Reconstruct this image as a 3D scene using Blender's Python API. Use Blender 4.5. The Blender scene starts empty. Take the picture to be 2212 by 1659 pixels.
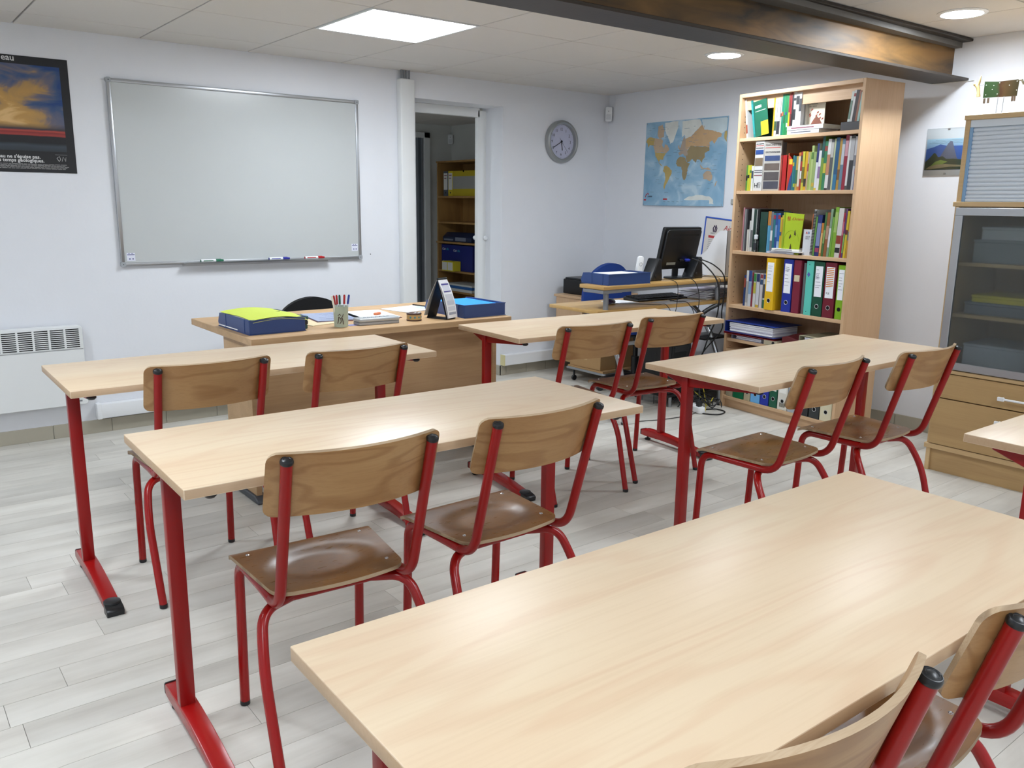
import bpy, bmesh, math, random
from mathutils import Vector, Matrix, Euler
random.seed(7)
PI = math.pi
R = math.radians
scene = bpy.context.scene
COL = scene.collection

# ------------------------------------------------------------------ camera, world, exposure
cam_d = bpy.data.cameras.new('camera')
cam_d.sensor_fit = 'HORIZONTAL'
cam_d.sensor_width = 36.0
cam_d.lens = 1814.06 / 2212 * 36.0
cam_d.clip_start = 0.02
cam = bpy.data.objects.new('camera', cam_d)
COL.objects.link(cam)
YAW, PITCH, ROLL = 0.6641, 0.2116, 0.0126
fwd = Vector((math.sin(YAW) * math.cos(PITCH), math.cos(YAW) * math.cos(PITCH), -math.sin(PITCH)))
rgt = Vector((math.cos(YAW), -math.sin(YAW), 0))
upv = rgt.cross(fwd)
r2 = math.cos(ROLL) * rgt + math.sin(ROLL) * upv
u2 = -math.sin(ROLL) * rgt + math.cos(ROLL) * upv
cam.matrix_world = Matrix(((r2.x, u2.x, -fwd.x, -0.7733), (r2.y, u2.y, -fwd.y, -5.0813), (r2.z, u2.z, -fwd.z, 1.3028), (0, 0, 0, 1)))
scene.camera = cam

world = bpy.data.worlds.new('room_world')
scene.world = world
world.use_nodes = True
world.node_tree.nodes['Background'].inputs[0].default_value = (0.75, 0.8, 0.9, 1)
world.node_tree.nodes['Background'].inputs[1].default_value = 0.05

scene.view_settings.view_transform = 'Standard'
scene.view_settings.look = 'None'
scene.view_settings.gamma = 1
scene.view_settings.use_curve_mapping = False
scene.view_settings.exposure = 0.95
PANEL_E = 16.0      # radiance of the square ceiling panels
DOWN_E = 110.0       # radiance of the round downlights

# ------------------------------------------------------------------ materials
def srgb(c):
    if isinstance(c, str):
        c = c.lstrip('#'); c = tuple(int(c[i:i+2], 16) / 255 for i in (0, 2, 4))
    return tuple((x / 12.92 if x <= 0.04045 else ((x + 0.055) / 1.055) ** 2.4) for x in c) + (1.0,)

MATS = {}
def nt(name):
    m = bpy.data.materials.new(name); m.use_nodes = True
    t = m.node_tree; b = t.nodes['Principled BSDF']
    return m, t, b
def L(t, a, b): t.links.new(a, b)

def plain(col, rough=0.5, metal=0.0, spec=0.5, coat=0.0, var=0.05, bump=0.0, bscale=60.0, emit=0.0, alpha=1.0, trans=0.0):
    key = ('plain', col, rough, metal, spec, coat, var, bump, bscale, emit, trans)
    if key in MATS: return MATS[key]
    m, t, b = nt('paint_' + str(len(MATS)))
    c = srgb(col)
    b.inputs['Roughness'].default_value = rough
    b.inputs['Metallic'].default_value = metal
    b.inputs['Specular IOR Level'].default_value = spec
    b.inputs['Coat Weight'].default_value = coat; b.inputs['Coat Roughness'].default_value = 0.2
    b.inputs['Transmission Weight'].default_value = trans
    tc = t.nodes.new('ShaderNodeTexCoord')
    if var > 0:
        n = t.nodes.new('ShaderNodeTexNoise'); n.inputs['Scale'].default_value = 9; n.inputs['Detail'].default_value = 3
        L(t, tc.outputs['Object'], n.inputs['Vector'])
        mx = t.nodes.new('ShaderNodeMix'); mx.data_type = 'RGBA'
        mx.inputs[6].default_value = tuple(x * (1 - var) for x in c[:3]) + (1,)
        mx.inputs[7].default_value = tuple(min(1, x * (1 + var)) for x in c[:3]) + (1,)
        L(t, n.outputs['Fac'], mx.inputs[0]); L(t, mx.outputs[2], b.inputs['Base Color'])
    else:
        b.inputs['Base Color'].default_value = c
    if bump > 0:
        n2 = t.nodes.new('ShaderNodeTexNoise'); n2.inputs['Scale'].default_value = bscale; n2.inputs['Detail'].default_value = 4
        L(t, tc.outputs['Object'], n2.inputs['Vector'])
        bp = t.nodes.new('ShaderNodeBump'); bp.inputs['Strength'].default_value = bump; bp.inputs['Distance'].default_value = 0.002
        L(t, n2.outputs['Fac'], bp.inputs['Height']); L(t, bp.outputs[0], b.inputs['Normal'])
    if emit > 0:
        b.inputs['Emission Color'].default_value = c; b.inputs['Emission Strength'].default_value = emit
    MATS[key] = m
    return m

def wood(name, c1, c2, c3, axis=0, rough=0.4, spec=0.5, rings=9.0, fine=0.35, s=1.0, line=0.6, coat=0.0, rand=True):
    """grain runs along AXIS; c1 pale, c2 darker vein, c3 broad patches"""
    m, t, b = nt(name)
    N = t.nodes.new
    tc = N('ShaderNodeTexCoord'); mp = N('ShaderNodeMapping')
    sc = [5.5 * s, 5.5 * s, 5.5 * s]; sc[axis] = 0.75 * s
    mp.inputs['Scale'].default_value = sc
    L(t, tc.outputs['Object'], mp.inputs['Vector'])
    n1 = N('ShaderNodeTexNoise'); n1.noise_dimensions = '4D'; n1.inputs['Scale'].default_value = 1.0; n1.inputs['Detail'].default_value = 2.0
    n1.inputs['Distortion'].default_value = 0.35
    L(t, mp.outputs[0], n1.inputs['Vector'])
    if rand:
        oi = N('ShaderNodeObjectInfo'); mu = N('ShaderNodeMath'); mu.operation = 'MULTIPLY'; mu.inputs[1].default_value = 37.0
        L(t, oi.outputs['Random'], mu.inputs[0]); L(t, mu.outputs[0], n1.inputs['W'])
    m1 = N('ShaderNodeMath'); m1.operation = 'MULTIPLY'; m1.inputs[1].default_value = rings * 6.283
    L(t, n1.outputs['Fac'], m1.inputs[0])
    m2 = N('ShaderNodeMath'); m2.operation = 'SINE'; L(t, m1.outputs[0], m2.inputs[0])
    cr = N('ShaderNodeMapRange'); cr.inputs['From Min'].default_value = 0.2; cr.inputs['From Max'].default_value = 1.0
    cr.inputs['To Max'].default_value = line
    L(t, m2.outputs[0], cr.inputs['Value'])
    mp2 = N('ShaderNodeMapping'); s2 = [150 * s] * 3; s2[axis] = 5 * s; mp2.inputs['Scale'].default_value = s2
    L(t, tc.outputs['Object'], mp2.inputs['Vector'])
    n2 = N('ShaderNodeTexNoise'); n2.inputs['Scale'].default_value = 1.0; n2.inputs['Detail'].default_value = 3
    L(t, mp2.outputs[0], n2.inputs['Vector'])
    mp3 = N('ShaderNodeMapping'); s3 = [3.2 * s] * 3; s3[axis] = 0.9 * s; mp3.inputs['Scale'].default_value = s3
    L(t, tc.outputs['Object'], mp3.inputs['Vector'])
    n3 = N('ShaderNodeTexNoise'); n3.inputs['Scale'].default_value = 1.3; n3.inputs['Detail'].default_value = 2
    L(t, mp3.outputs[0], n3.inputs['Vector'])
    x1 = N('ShaderNodeMix'); x1.data_type = 'RGBA'; x1.inputs[6].default_value = srgb(c1); x1.inputs[7].default_value = srgb(c3)
    r3 = N('ShaderNodeMapRange'); r3.inputs['From Min'].default_value = 0.35; r3.inputs['From Max'].default_value = 0.7
    L(t, n3.outputs['Fac'], r3.inputs['Value']); L(t, r3.outputs[0], x1.inputs[0])
    x2 = N('ShaderNodeMix'); x2.data_type = 'RGBA'; x2.inputs[7].default_value = srgb(c2)
    L(t, cr.outputs[0], x2.inputs[0]); L(t, x1.outputs[2], x2.inputs[6])
    x3 = N('ShaderNodeMix'); x3.data_type = 'RGBA'; x3.blend_type = 'MULTIPLY'
    r4 = N('ShaderNodeMapRange'); r4.inputs['From Min'].default_value = 0.45; r4.inputs['From Max'].default_value = 0.8; r4.inputs['To Max'].default_value = fine
    L(t, n2.outputs['Fac'], r4.inputs['Value']); L(t, r4.outputs[0], x3.inputs[0]); L(t, x2.outputs[2], x3.inputs[6])
    x3.inputs[7].default_value = (0.72, 0.62, 0.5, 1)
    L(t, x3.outputs[2], b.inputs['Base Color'])
    b.inputs['Roughness'].default_value = rough; b.inputs['Specular IOR Level'].default_value = spec; b.inputs['Coat Weight'].default_value = coat
    b.inputs['Coat Roughness'].default_value = 0.25
    return m

M = {}
M['laminate'] = wood('maple_laminate', '#dac6a9', '#c8a383', '#d4ba9b', 0, rough=0.36, rings=13.0, fine=0.2, s=0.95, line=0.26)
M['edge_shade'] = wood('maple_edge_shade', '#c2a586', '#b19270', '#b89b79', 0, rough=0.45, rings=5.0, fine=0.25, line=0.2)  # maple darkened so the colour carries the shade on the tabletop edges
M['chair_ply'] = wood('varnished_beech_ply', '#ac875a', '#84592f', '#9a7044', 0, rough=0.38, rings=8.0, fine=0.35, s=1.7, line=0.5)
M['desk_wood'] = wood('desk_oak_laminate', '#c8a57c', '#ab8a62', '#ba976c', 0, rough=0.45, rings=5.0, fine=0.4, line=0.35)
M['desk_wood_v'] = M['desk_wood']
M['beech'] = wood('beech_laminate', '#d3b18c', '#c5a07a', '#caa783', 2, rough=0.45, rings=5.0, fine=0.35, line=0.25)
M['beech_h'] = wood('beech_laminate_shelf', '#d3b18c', '#c5a07a', '#caa783', 0, rough=0.45, rings=5.0, fine=0.35, line=0.25)
M['birch'] = wood('birch_veneer', '#ba9a6a', '#a28156', '#ae8e60', 0, rough=0.42, rings=6.0, fine=0.3, line=0.35)
M['birch_edge'] = wood('birch_edge', '#cdb083', '#bb9a6c', '#c3a476', 0, rough=0.45, rings=3.0, fine=0.3, line=0.2)
M['pine'] = wood('store_bookcase_wood', '#b08850', '#8f683a', '#a07844', 2, rough=0.5, rings=5.0, fine=0.3, line=0.3)

# worn seat ply: darker varnish, rubbed and shinier in the dish
def seat_mat():
    m = wood('worn_seat_varnish', '#9a6d34', '#7e5628', '#87592a', 0, rough=0.3, rings=8.0, fine=0.2, s=1.8, line=0.35)
    t = m.node_tree; b = t.nodes['Principled BSDF']; N = t.nodes.new
    src = b.inputs['Base Color'].links[0].from_socket
    tc = N('ShaderNodeTexCoord'); n = N('ShaderNodeTexNoise'); n.noise_dimensions = '4D'; n.inputs['Scale'].default_value = 7; n.inputs['Detail'].default_value = 4
    L(t, tc.outputs['Object'], n.inputs['Vector'])
    oi = N('ShaderNodeObjectInfo'); mu = N('ShaderNodeMath'); mu.operation = 'MULTIPLY'; mu.inputs[1].default_value = 21.0
    L(t, oi.outputs['Random'], mu.inputs[0]); L(t, mu.outputs[0], n.inputs['W'])
    mr = N('ShaderNodeMapRange'); mr.inputs['From Min'].default_value = 0.42; mr.inputs['From Max'].default_value = 0.62; mr.inputs['To Max'].default_value = 0.5
    L(t, n.outputs['Fac'], mr.inputs['Value'])
    x = N('ShaderNodeMix'); x.data_type = 'RGBA'; x.inputs[7].default_value = srgb('#5e442a')
    L(t, src, x.inputs[6]); L(t, mr.outputs[0], x.inputs[0]); L(t, x.outputs[2], b.inputs['Base Color'])
    n2 = N('ShaderNodeTexNoise'); n2.inputs['Scale'].default_value = 1
    mp = N('ShaderNodeMapping'); mp.inputs['Scale'].default_value = (20, 110, 20); mp.inputs['Rotation'].default_value = (0, 0, 0.9)
    L(t, tc.outputs['Object'], mp.inputs['Vector']); L(t, mp.outputs[0], n2.inputs['Vector'])
    mr2 = N('ShaderNodeMapRange'); mr2.inputs['To Min'].default_value = 0.2; mr2.inputs['To Max'].default_value = 0.42
    L(t, n2.outputs['Fac'], mr2.inputs['Value']); L(t, mr2.outputs[0], b.inputs['Roughness'])
    return m
M['seat'] = seat_mat()
M['ply_edge'] = wood('ply_edge', '#b8a184', '#7a6246', '#a08767', 0, rough=0.6, rings=3, fine=0.6, s=3)
M['red'] = plain('#980e0d', 0.26, 0, 0.45, 0.0, var=0.06, bump=0.03, bscale=90)
M['red_post'] = plain('#8f0d0d', 0.3, 0, 0.4, 0.0, var=0.06, bump=0.04, bscale=70)
M['black_pl'] = plain('#17191c', 0.35)
M['black_mat'] = plain('#141416', 0.6)
M['black_fab'] = plain('#0e0e10', 0.95, bump=0.3, bscale=400)
M['darkgrey'] = plain('#4a4e54', 0.5)
M['wall'] = plain('#e7e9ee', 0.75, 0, 0.3, var=0.015, bump=0.25, bscale=45)
M['wall_in'] = plain('#dfe0dc', 0.8, 0, 0.3, var=0.02)
M['white_pl'] = plain('#eceef0', 0.4, var=0.01)
M['white_paint'] = plain('#e6e8e8', 0.45, var=0.02)
M['paper'] = plain('#f1f3f6', 0.8, var=0.01)
M['ceil_tile'] = plain('#dcd8d3', 0.9, 0, 0.2, var=0.01, bump=0.25, bscale=220)
M['ceil_grid'] = plain('#6f6c68', 0.7, var=0.02)
M['alu'] = plain('#b9bcc0', 0.32, 0.85, var=0.03)
M['steel'] = plain('#a7abb0', 0.28, 0.9, var=0.03)
M['silver_paint'] = plain('#8f9398', 0.4, 0.5, var=0.03)
M['board'] = plain('#c4c8c8', 0.22, 0, 0.5, var=0.012)
M['tray_blue'] = plain('#2a4379', 0.35, var=0.05, bump=0.05)
M['office_blue'] = plain('#153a86', 0.9, bump=0.2, bscale=300)
M['chrome'] = plain('#d8dadd', 0.15, 1.0, var=0)
M['cardboard'] = plain('#a8855a', 0.85, var=0.06)
M['skirt'] = plain('#aaa494', 0.45, var=0.08, bump=0.05, bscale=25)
M['grout'] = plain('#918d84', 0.9)
M['shutter'] = plain('#d9e2ec', 0.35, 0.0, var=0.02)
M['shutter_rail'] = plain('#7fa4c8', 0.35, 0.2, var=0.02)

def floor_mat():
    m, t, b = nt('bleached_oak_plank'); N = t.nodes.new
    geo = N('ShaderNodeNewGeometry'); oi = N('ShaderNodeObjectInfo')
    mp = N('ShaderNodeMapping'); mp.inputs['Scale'].default_value = (1.3, 11, 1)
    add = N('ShaderNodeVectorMath'); add.operation = 'ADD'
    cmb = N('ShaderNodeCombineXYZ'); mu = N('ShaderNodeMath'); mu.operation = 'MULTIPLY'; mu.inputs[1].default_value = 53
    L(t, oi.outputs['Random'], mu.inputs[0]); L(t, mu.outputs[0], cmb.inputs[2]); L(t, mu.outputs[0], cmb.inputs[0])
    L(t, geo.outputs['Position'], add.inputs[0]); L(t, cmb.outputs[0], add.inputs[1]); L(t, add.outputs[0], mp.inputs['Vector'])
    n = N('ShaderNodeTexNoise'); n.inputs['Scale'].default_value = 1; n.inputs['Detail'].default_value = 6; n.inputs['Roughness'].default_value = 0.6
    L(t, mp.outputs[0], n.inputs['Vector'])
    cr = N('ShaderNodeValToRGB'); e = cr.color_ramp.elements
    e[0].position = 0.25; e[0].color = srgb('#b9b4ab'); e[1].position = 0.68; e[1].color = srgb('#d9d6ce')
    x = e.new(0.46); x.color = srgb('#cdc9c0')
    L(t, n.outputs['Fac'], cr.inputs[0])
    mp2 = N('ShaderNodeMapping'); mp2.inputs['Scale'].default_value = (5, 6, 1); L(t, add.outputs[0], mp2.inputs['Vector'])
    n2 = N('ShaderNodeTexNoise'); n2.inputs['Scale'].default_value = 1; n2.inputs['Detail'].default_value = 3; L(t, mp2.outputs[0], n2.inputs['Vector'])
    hs = N('ShaderNodeHueSaturation'); L(t, cr.outputs[0], hs.inputs['Color'])
    # plank-to-plank tone
    mr = N('ShaderNodeMapRange'); mr.inputs['To Min'].default_value = 0.88; mr.inputs['To Max'].default_value = 1.04
    wn = N('ShaderNodeTexWhiteNoise'); wn.noise_dimensions = '1D'; L(t, oi.outputs['Random'], wn.inputs['W']); L(t, wn.outputs['Value'], mr.inputs['Value'])
    mr2 = N('ShaderNodeMapRange'); mr2.inputs['From Min'].default_value = 0.3; mr2.inputs['From Max'].default_value = 0.7; mr2.inputs['To Min'].default_value = 0.93; mr2.inputs['To Max'].default_value = 1.05
    L(t, n2.outputs['Fac'], mr2.inputs['Value'])
    mm = N('ShaderNodeMath'); mm.operation = 'MULTIPLY'; L(t, mr.outputs[0], mm.inputs[0]); L(t, mr2.outputs[0], mm.inputs[1]); L(t, mm.outputs[0], hs.inputs['Value'])
    L(t, hs.outputs[0], b.inputs['Base Color'])
    b.inputs['Roughness'].default_value = 0.42; b.inputs['Specular IOR Level'].default_value = 0.4
    bp = N('ShaderNodeBump'); bp.inputs['Strength'].default_value = 0.05; bp.inputs['Distance'].default_value = 0.001
    L(t, n.outputs['Fac'], bp.inputs['Height']); L(t, bp.outputs[0], b.inputs['Normal'])
    return m
M['plank'] = floor_mat()

def beam_mat():
    m, t, b = nt('varnished_rusty_steel'); N = t.nodes.new
    tc = N('ShaderNodeTexCoord'); mp = N('ShaderNodeMapping'); mp.inputs['Scale'].default_value = (1.3, 5, 7)
    L(t, tc.outputs['Object'], mp.inputs['Vector'])
    n = N('ShaderNodeTexNoise'); n.inputs['Scale'].default_value = 1.6; n.inputs['Detail'].default_value = 6; n.inputs['Distortion'].default_value = 0.6
    L(t, mp.outputs[0], n.inputs['Vector'])
    cr = N('ShaderNodeValToRGB'); e = cr.color_ramp.elements
    e[0].position = 0.34; e[0].color = srgb('#40372d'); e[1].position = 0.66; e[1].color = srgb('#8f6a3c')
    x = e.new(0.48); x.color = srgb('#6f5432')
    L(t, n.outputs['Fac'], cr.inputs[0]); L(t, cr.outputs[0], b.inputs['Base Color'])
    b.inputs['Metallic'].default_value = 0.35; b.inputs['Roughness'].default_value = 0.5; b.inputs['Coat Weight'].default_value = 0.1; b.inputs['Coat Roughness'].default_value = 0.35
    n2 = N('ShaderNodeTexNoise'); n2.inputs['Scale'].default_value = 35; n2.inputs['Detail'].default_value = 5; L(t, tc.outputs['Object'], n2.inputs['Vector'])
    bp = N('ShaderNodeBump'); bp.inputs['Strength'].default_value = 0.15; bp.inputs['Distance'].default_value = 0.003
    L(t, n2.outputs['Fac'], bp.inputs['Height']); L(t, bp.outputs[0], b.inputs['Normal'])
    return m
M['beam'] = beam_mat()
M['beam_low'] = plain('#3d3630', 0.45, 0.4, var=0.25, bump=0.2)

def lamp_mat(name, col, e):
    m, t, b = nt(name)
    b.inputs['Base Color'].default_value = (0.9, 0.9, 0.9, 1)
    b.inputs['Emission Color'].default_value = col; b.inputs['Emission Strength'].default_value = e
    return m
M['led'] = lamp_mat('led_panel_diffuser', (0.86, 0.93, 1.0, 1), PANEL_E)
M['down'] = lamp_mat('downlight_diffuser', (0.84, 0.92, 1.0, 1), DOWN_E)

def glass_mat():
    m, t, b = nt('frosted_dark_glass')
    b.inputs['Base Color'].default_value = (0.62, 0.66, 0.66, 1)
    b.inputs['Roughness'].default_value = 0.2; b.inputs['Transmission Weight'].default_value = 0.94; b.inputs['IOR'].default_value = 1.25
    b.inputs['Specular IOR Level'].default_value = 0.3
    return m
M['frost'] = glass_mat()
def clear_glass():
    m, t, b = nt('clear_glazing'); N = t.nodes.new
    tr = N('ShaderNodeBsdfTransparent'); tr.inputs[0].default_value = (0.96, 0.98, 0.98, 1)
    gl = N('ShaderNodeBsdfGlossy'); gl.inputs['Roughness'].default_value = 0.05
    fr = N('ShaderNodeFresnel'); fr.inputs[0].default_value = 1.35
    mx = N('ShaderNodeMixShader'); L(t, fr.outputs[0], mx.inputs[0]); L(t, tr.outputs[0], mx.inputs[1]); L(t, gl.outputs[0], mx.inputs[2])
    L(t, mx.outputs[0], t.nodes['Material Output'].inputs['Surface'])
    return m
M['clear'] = clear_glass()

# ------------------------------------------------------------------ geometry helpers
class G:
    """collects faces; build() links them as one mesh object"""
    def __init__(s): s.v = []; s.f = []; s.m = []
    def add(s, vs, fs, mi=0):
        k = len(s.v); s.v += [tuple(v) for v in vs]; s.f += [tuple(i + k for i in f) for f in fs]; s.m += [mi] * len(fs); return s
    def box(s, a, b, mi=0, mat=None):
        (x0, y0, z0), (x1, y1, z1) = a, b
        x0, x1 = sorted((x0, x1)); y0, y1 = sorted((y0, y1)); z0, z1 = sorted((z0, z1))
        v = [Vector(p) for p in ((x0, y0, z0), (x1, y0, z0), (x1, y1, z0), (x0, y1, z0), (x0, y0, z1), (x1, y0, z1), (x1, y1, z1), (x0, y1, z1))]
        if mat is not None: v = [mat @ p for p in v]
        return s.add(v, [(0, 3, 2, 1), (4, 5, 6, 7), (0, 1, 5, 4), (1, 2, 6, 5), (2, 3, 7, 6), (3, 0, 4, 7)], mi)
    def prism(s, poly, h0, h1, ax=2, mi=0, mat=None):
        """poly: 2D points ccw, extruded along axis ax from h0 to h1"""
        n = len(poly)
        def P(p, h):
            q = [0, 0, 0]; o = [i for i in (0, 1, 2) if i != ax]
            if ax == 1: q[0], q[2], q[1] = p[0], p[1], h
            else: q[o[0]], q[o[1]], q[ax] = p[0], p[1], h
            q = Vector(q); return mat @ q if mat is not None else q
        v = [P(p, h0) for p in poly] + [P(p, h1) for p in poly]
        f = [tuple(range(n - 1, -1, -1)), tuple(range(n, 2 * n))] + [(i, (i + 1) % n, n + (i + 1) % n, n + i) for i in range(n)]
        return s.add(v, f, mi)
    def tube(s, pts, r, n=10, mi=0, caps=True):
        pts = [Vector(p) for p in pts]; rs = r if isinstance(r, (list, tuple)) else [r] * len(pts)
        k0 = len(s.v); t0 = (pts[1] - pts[0]).normalized()
        a = Vector((0, 0, 1)) if abs(t0.z) < 0.9 else Vector((1, 0, 0))
        u = t0.cross(a).normalized(); ring = []
        vs = []
        for i, p in enumerate(pts):
            if i == 0: t = t0
            elif i == len(pts) - 1: t = (pts[i] - pts[i - 1]).normalized()
            else: t = ((pts[i + 1] - pts[i]).normalized() + (pts[i] - pts[i - 1]).normalized()).normalized()
            u = (u - t * u.dot(t)).normalized(); w = t.cross(u)
            for j in range(n):
                an = 2 * PI * j / n; vs.append(p + (u * math.cos(an) + w * math.sin(an)) * rs[i])
        fs = []
        for i in range(len(pts) - 1):
            for j in range(n):
                a0 = i * n + j; b0 = i * n + (j + 1) % n
                fs.append((a0, b0, b0 + n, a0 + n))
        if caps:
            fs.append(tuple(range(n - 1, -1, -1))); fs.append(tuple(range((len(pts) - 1) * n, len(pts) * n)))
        return s.add(vs, fs, mi)
    def lathe(s, prof, n=24, c=(0, 0, 0), mi=0, mat=None, a0=0, a1=2 * PI, cap=None):
        """prof: (r, z) pairs"""
        full = abs(a1 - a0 - 2 * PI) < 1e-6; m = n if full else n + 1; vs = []
        for (r, z) in prof:
            for j in range(m):
                an = a0 + (a1 - a0) * j / n
                p = Vector((c[0] + r * math.cos(an), c[1] + r * math.sin(an), c[2] + z)); vs.append(mat @ p if mat is not None else p)
        if cap is None:        # a profile that comes back on itself is a ring: leave its hole open
            zs = [q[1] for q in prof]; cap = not (prof[0][0] > 1e-6 and prof[-1][0] > 1e-6 and len(prof) > 2 and abs(zs[0] - zs[-1]) < .35 * (max(zs) - min(zs)) + 1e-9)
        fs = []
        for i in range(len(prof) - 1):
            for j in range(n):
                a = i * m + j; b = i * m + (j + 1) % m
                fs.append((a, b, b + m, a + m))
        if cap and full and prof[0][0] > 1e-6: fs.append(tuple(range(m - 1, -1, -1)))
        if cap and full and prof[-1][0] > 1e-6: fs.append(tuple(range((len(prof) - 1) * m, len(prof) * m)))
        return s.add(vs, fs, mi)
    def sheet(s, fn, nu, nv, th, mi=0, mi_edge=None, nrm=None):
        """closed slab from fn(i/nu, j/nv) -> point ; thickness along nrm or local normal"""
        P = [[Vector(fn(i / nu, j / nv)) for j in range(nv + 1)] for i in range(nu + 1)]
        def nor(i, j):
            if nrm is not None: return Vector(nrm)
            a = P[min(i + 1, nu)][j] - P[max(i - 1, 0)][j]; b = P[i][min(j + 1, nv)] - P[i][max(j - 1, 0)]
            n_ = a.cross(b)
            return n_.normalized() if n_.length > 1e-12 else Vector((0, 0, 1))
        top = []; bot = []
        for i in range(nu + 1):
            for j in range(nv + 1):
                n_ = nor(i, j); top.append(P[i][j] + n_ * th / 2); bot.append(P[i][j] - n_ * th / 2)
        W = nv + 1; K = len(top); fs = []; es = []
        for i in range(nu):
            for j in range(nv):
                a = i * W + j; fs.append((a, a + W, a + W + 1, a + 1)); fs.append((K + a, K + a + 1, K + a + W + 1, K + a + W))
        for i in range(nu):
            a = i * W; es.append((a, K + a, K + a + W, a + W)); a = i * W + nv; es.append((a, a + W, K + a + W, K + a))
        for j in range(nv):
            a = j; es.append((a, a + 1, K + a + 1, K + a)); a = nu * W + j; es.append((a, K + a, K + a + 1, a + 1))
        k = len(s.v); s.add(top + bot, fs, mi); s.f += [tuple(q + k for q in f) for f in es]; s.m += [mi if mi_edge is None else mi_edge] * len(es)
        return s
    def build(s, name, mats, parent=None, bevel=0.0, seg=1, smooth=True, angle=35, loc=None, rot=None, kind=None):
        me = bpy.data.meshes.new(name)
        me.from_pydata(s.v, [], s.f)
        if not isinstance(mats, (list, tuple)): mats = [mats]
        for m in mats: me.materials.append(m)
        for p, mi in zip(me.polygons, s.m): p.material_index = mi
        if len(s.f) > 1:
            bm = bmesh.new(); bm.from_mesh(me)
            bmesh.ops.recalc_face_normals(bm, faces=bm.faces)
            bm.to_mesh(me); bm.free()
        if bevel > 0:
            bm = bmesh.new(); bm.from_mesh(me)
            es = [e for e in bm.edges if len(e.link_faces) == 2 and e.calc_face_angle(0) > 0.6]
            bmesh.ops.bevel(bm, geom=es, offset=bevel, segments=seg, affect='EDGES', profile=0.5, clamp_overlap=True)
            bm.to_mesh(me); bm.free()
        me.update()
        if smooth:
            for p in me.polygons: p.use_smooth = True
            me.set_sharp_from_angle(angle=R(angle))
        o = bpy.data.objects.new(name, me); COL.objects.link(o)
        if parent is not None: o.parent = parent
        if loc is not None: o.location = loc
        if rot is not None: o.rotation_euler = rot
        if kind: o['kind'] = kind
        return o

def thing(name, label, cat, loc=(0, 0, 0), rz=0.0, group=None):
    o = bpy.data.objects.new(name, None); COL.objects.link(o); o.empty_display_size = 0.05
    o.location = loc; o.rotation_euler = (0, 0, rz); o['label'] = label; o['category'] = cat
    if group: o['group'] = group
    return o
def tag(o, label, cat, group=None):
    o['label'] = label; o['category'] = cat
    if group: o['group'] = group
    return o
def struct(o): o['kind'] = 'structure'; return o
def copy_tree(o, parent=None):
    c = o.copy(); COL.objects.link(c); c.parent = parent
    for ch in list(o.children): copy_tree(ch, c)
    return c
def arc(c, r, a0, a1, n, ux, uy):
    c = Vector(c); ux = Vector(ux); uy = Vector(uy)
    return [c + (ux * math.cos(a0 + (a1 - a0) * i / n) + uy * math.sin(a0 + (a1 - a0) * i / n)) * r for i in range(n + 1)]
def fillet(pts, rad, n=6):
    """polyline with rounded corners"""
    pts = [Vector(p) for p in pts]; out = [pts[0]]
    for i in range(1, len(pts) - 1):
        a = (pts[i - 1] - pts[i]); b = (pts[i + 1] - pts[i]); r = rad[i - 1] if isinstance(rad, (list, tuple)) else rad
        r = min(r, a.length * 0.49, b.length * 0.49)
        p0 = pts[i] + a.normalized() * r; p1 = pts[i] + b.normalized() * r
        for k in range(n + 1):
            t = k / n; out.append(p0 * (1 - t) ** 2 + pts[i] * 2 * t * (1 - t) + p1 * t * t)
    out.append(pts[-1]); return out
def spline(pts, n=6):
    P = [Vector(p) for p in pts]; P = [P[0] * 2 - P[1]] + P + [P[-1] * 2 - P[-2]]; out = []
    for i in range(1, len(P) - 2):
        for k in range(n):
            t = k / n
            out.append(0.5 * ((2 * P[i]) + (P[i + 1] - P[i - 1]) * t + (2 * P[i - 1] - 5 * P[i] + 4 * P[i + 1] - P[i + 2]) * t * t + (3 * P[i] - P[i - 1] - 3 * P[i + 1] + P[i + 2]) * t ** 3))
    out.append(P[-2]); return out
def rrect(x0, y0, x1, y1, r, n=4):
    o = []
    for cx, cy, a in ((x1 - r, y0 + r, -PI / 2), (x1 - r, y1 - r, 0), (x0 + r, y1 - r, PI / 2), (x0 + r, y0 + r, PI)):
        for i in range(n + 1):
            t = a + PI / 2 * i / n; o.append((cx + r * math.cos(t), cy + r * math.sin(t)))
    return o
def text(body, size, mat, parent, loc, rot=(0, 0, 0), align='LEFT', ext=0.0002, name='lettering', shear=0.0, sx=1.0, bold=0.0):
    cu = bpy.data.curves.new('t', 'FONT'); cu.body = body; cu.size = size; cu.extrude = ext; cu.align_x = align; cu.shear = shear
    cu.resolution_u = 2; cu.offset = bold
    ob = bpy.data.objects.new('t', cu)
    me = bpy.data.meshes.new_from_object(ob); me.name = name
    bpy.data.objects.remove(ob); bpy.data.curves.remove(cu)
    me.materials.clear(); me.materials.append(mat)
    o = bpy.data.objects.new(name, me); COL.objects.link(o); o.parent = parent; o.location = loc; o.rotation_euler = rot; o.scale = (sx, 1, 1)
    return o
FRONT = (PI / 2, 0, 0)              # flat things on the front wall, read from the room
SIDE = (PI / 2, 0, -PI / 2)         # flat things on the right wall
INK = plain('#1c1c20', 0.7)
def MD(hexc, rough=0.5, **k): return plain(hexc, rough, **k)

# ================================================================== ROOM
XL, XR, YB, YF = -2.3, 4.155, -6.9, 0.0
ZA, ZB = 2.154, 2.21            # ceiling on either side of the beam
DX0, DX1, DZ = 2.345, 3.088, 1.99   # doorway
WT = 0.25                       # front wall thickness

g = G(); g.box((XL - .1, YB - .1, -0.12), (5.0, 3.3, -0.011)); fl = struct(g.build('floor', M['grout'], smooth=False))
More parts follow.
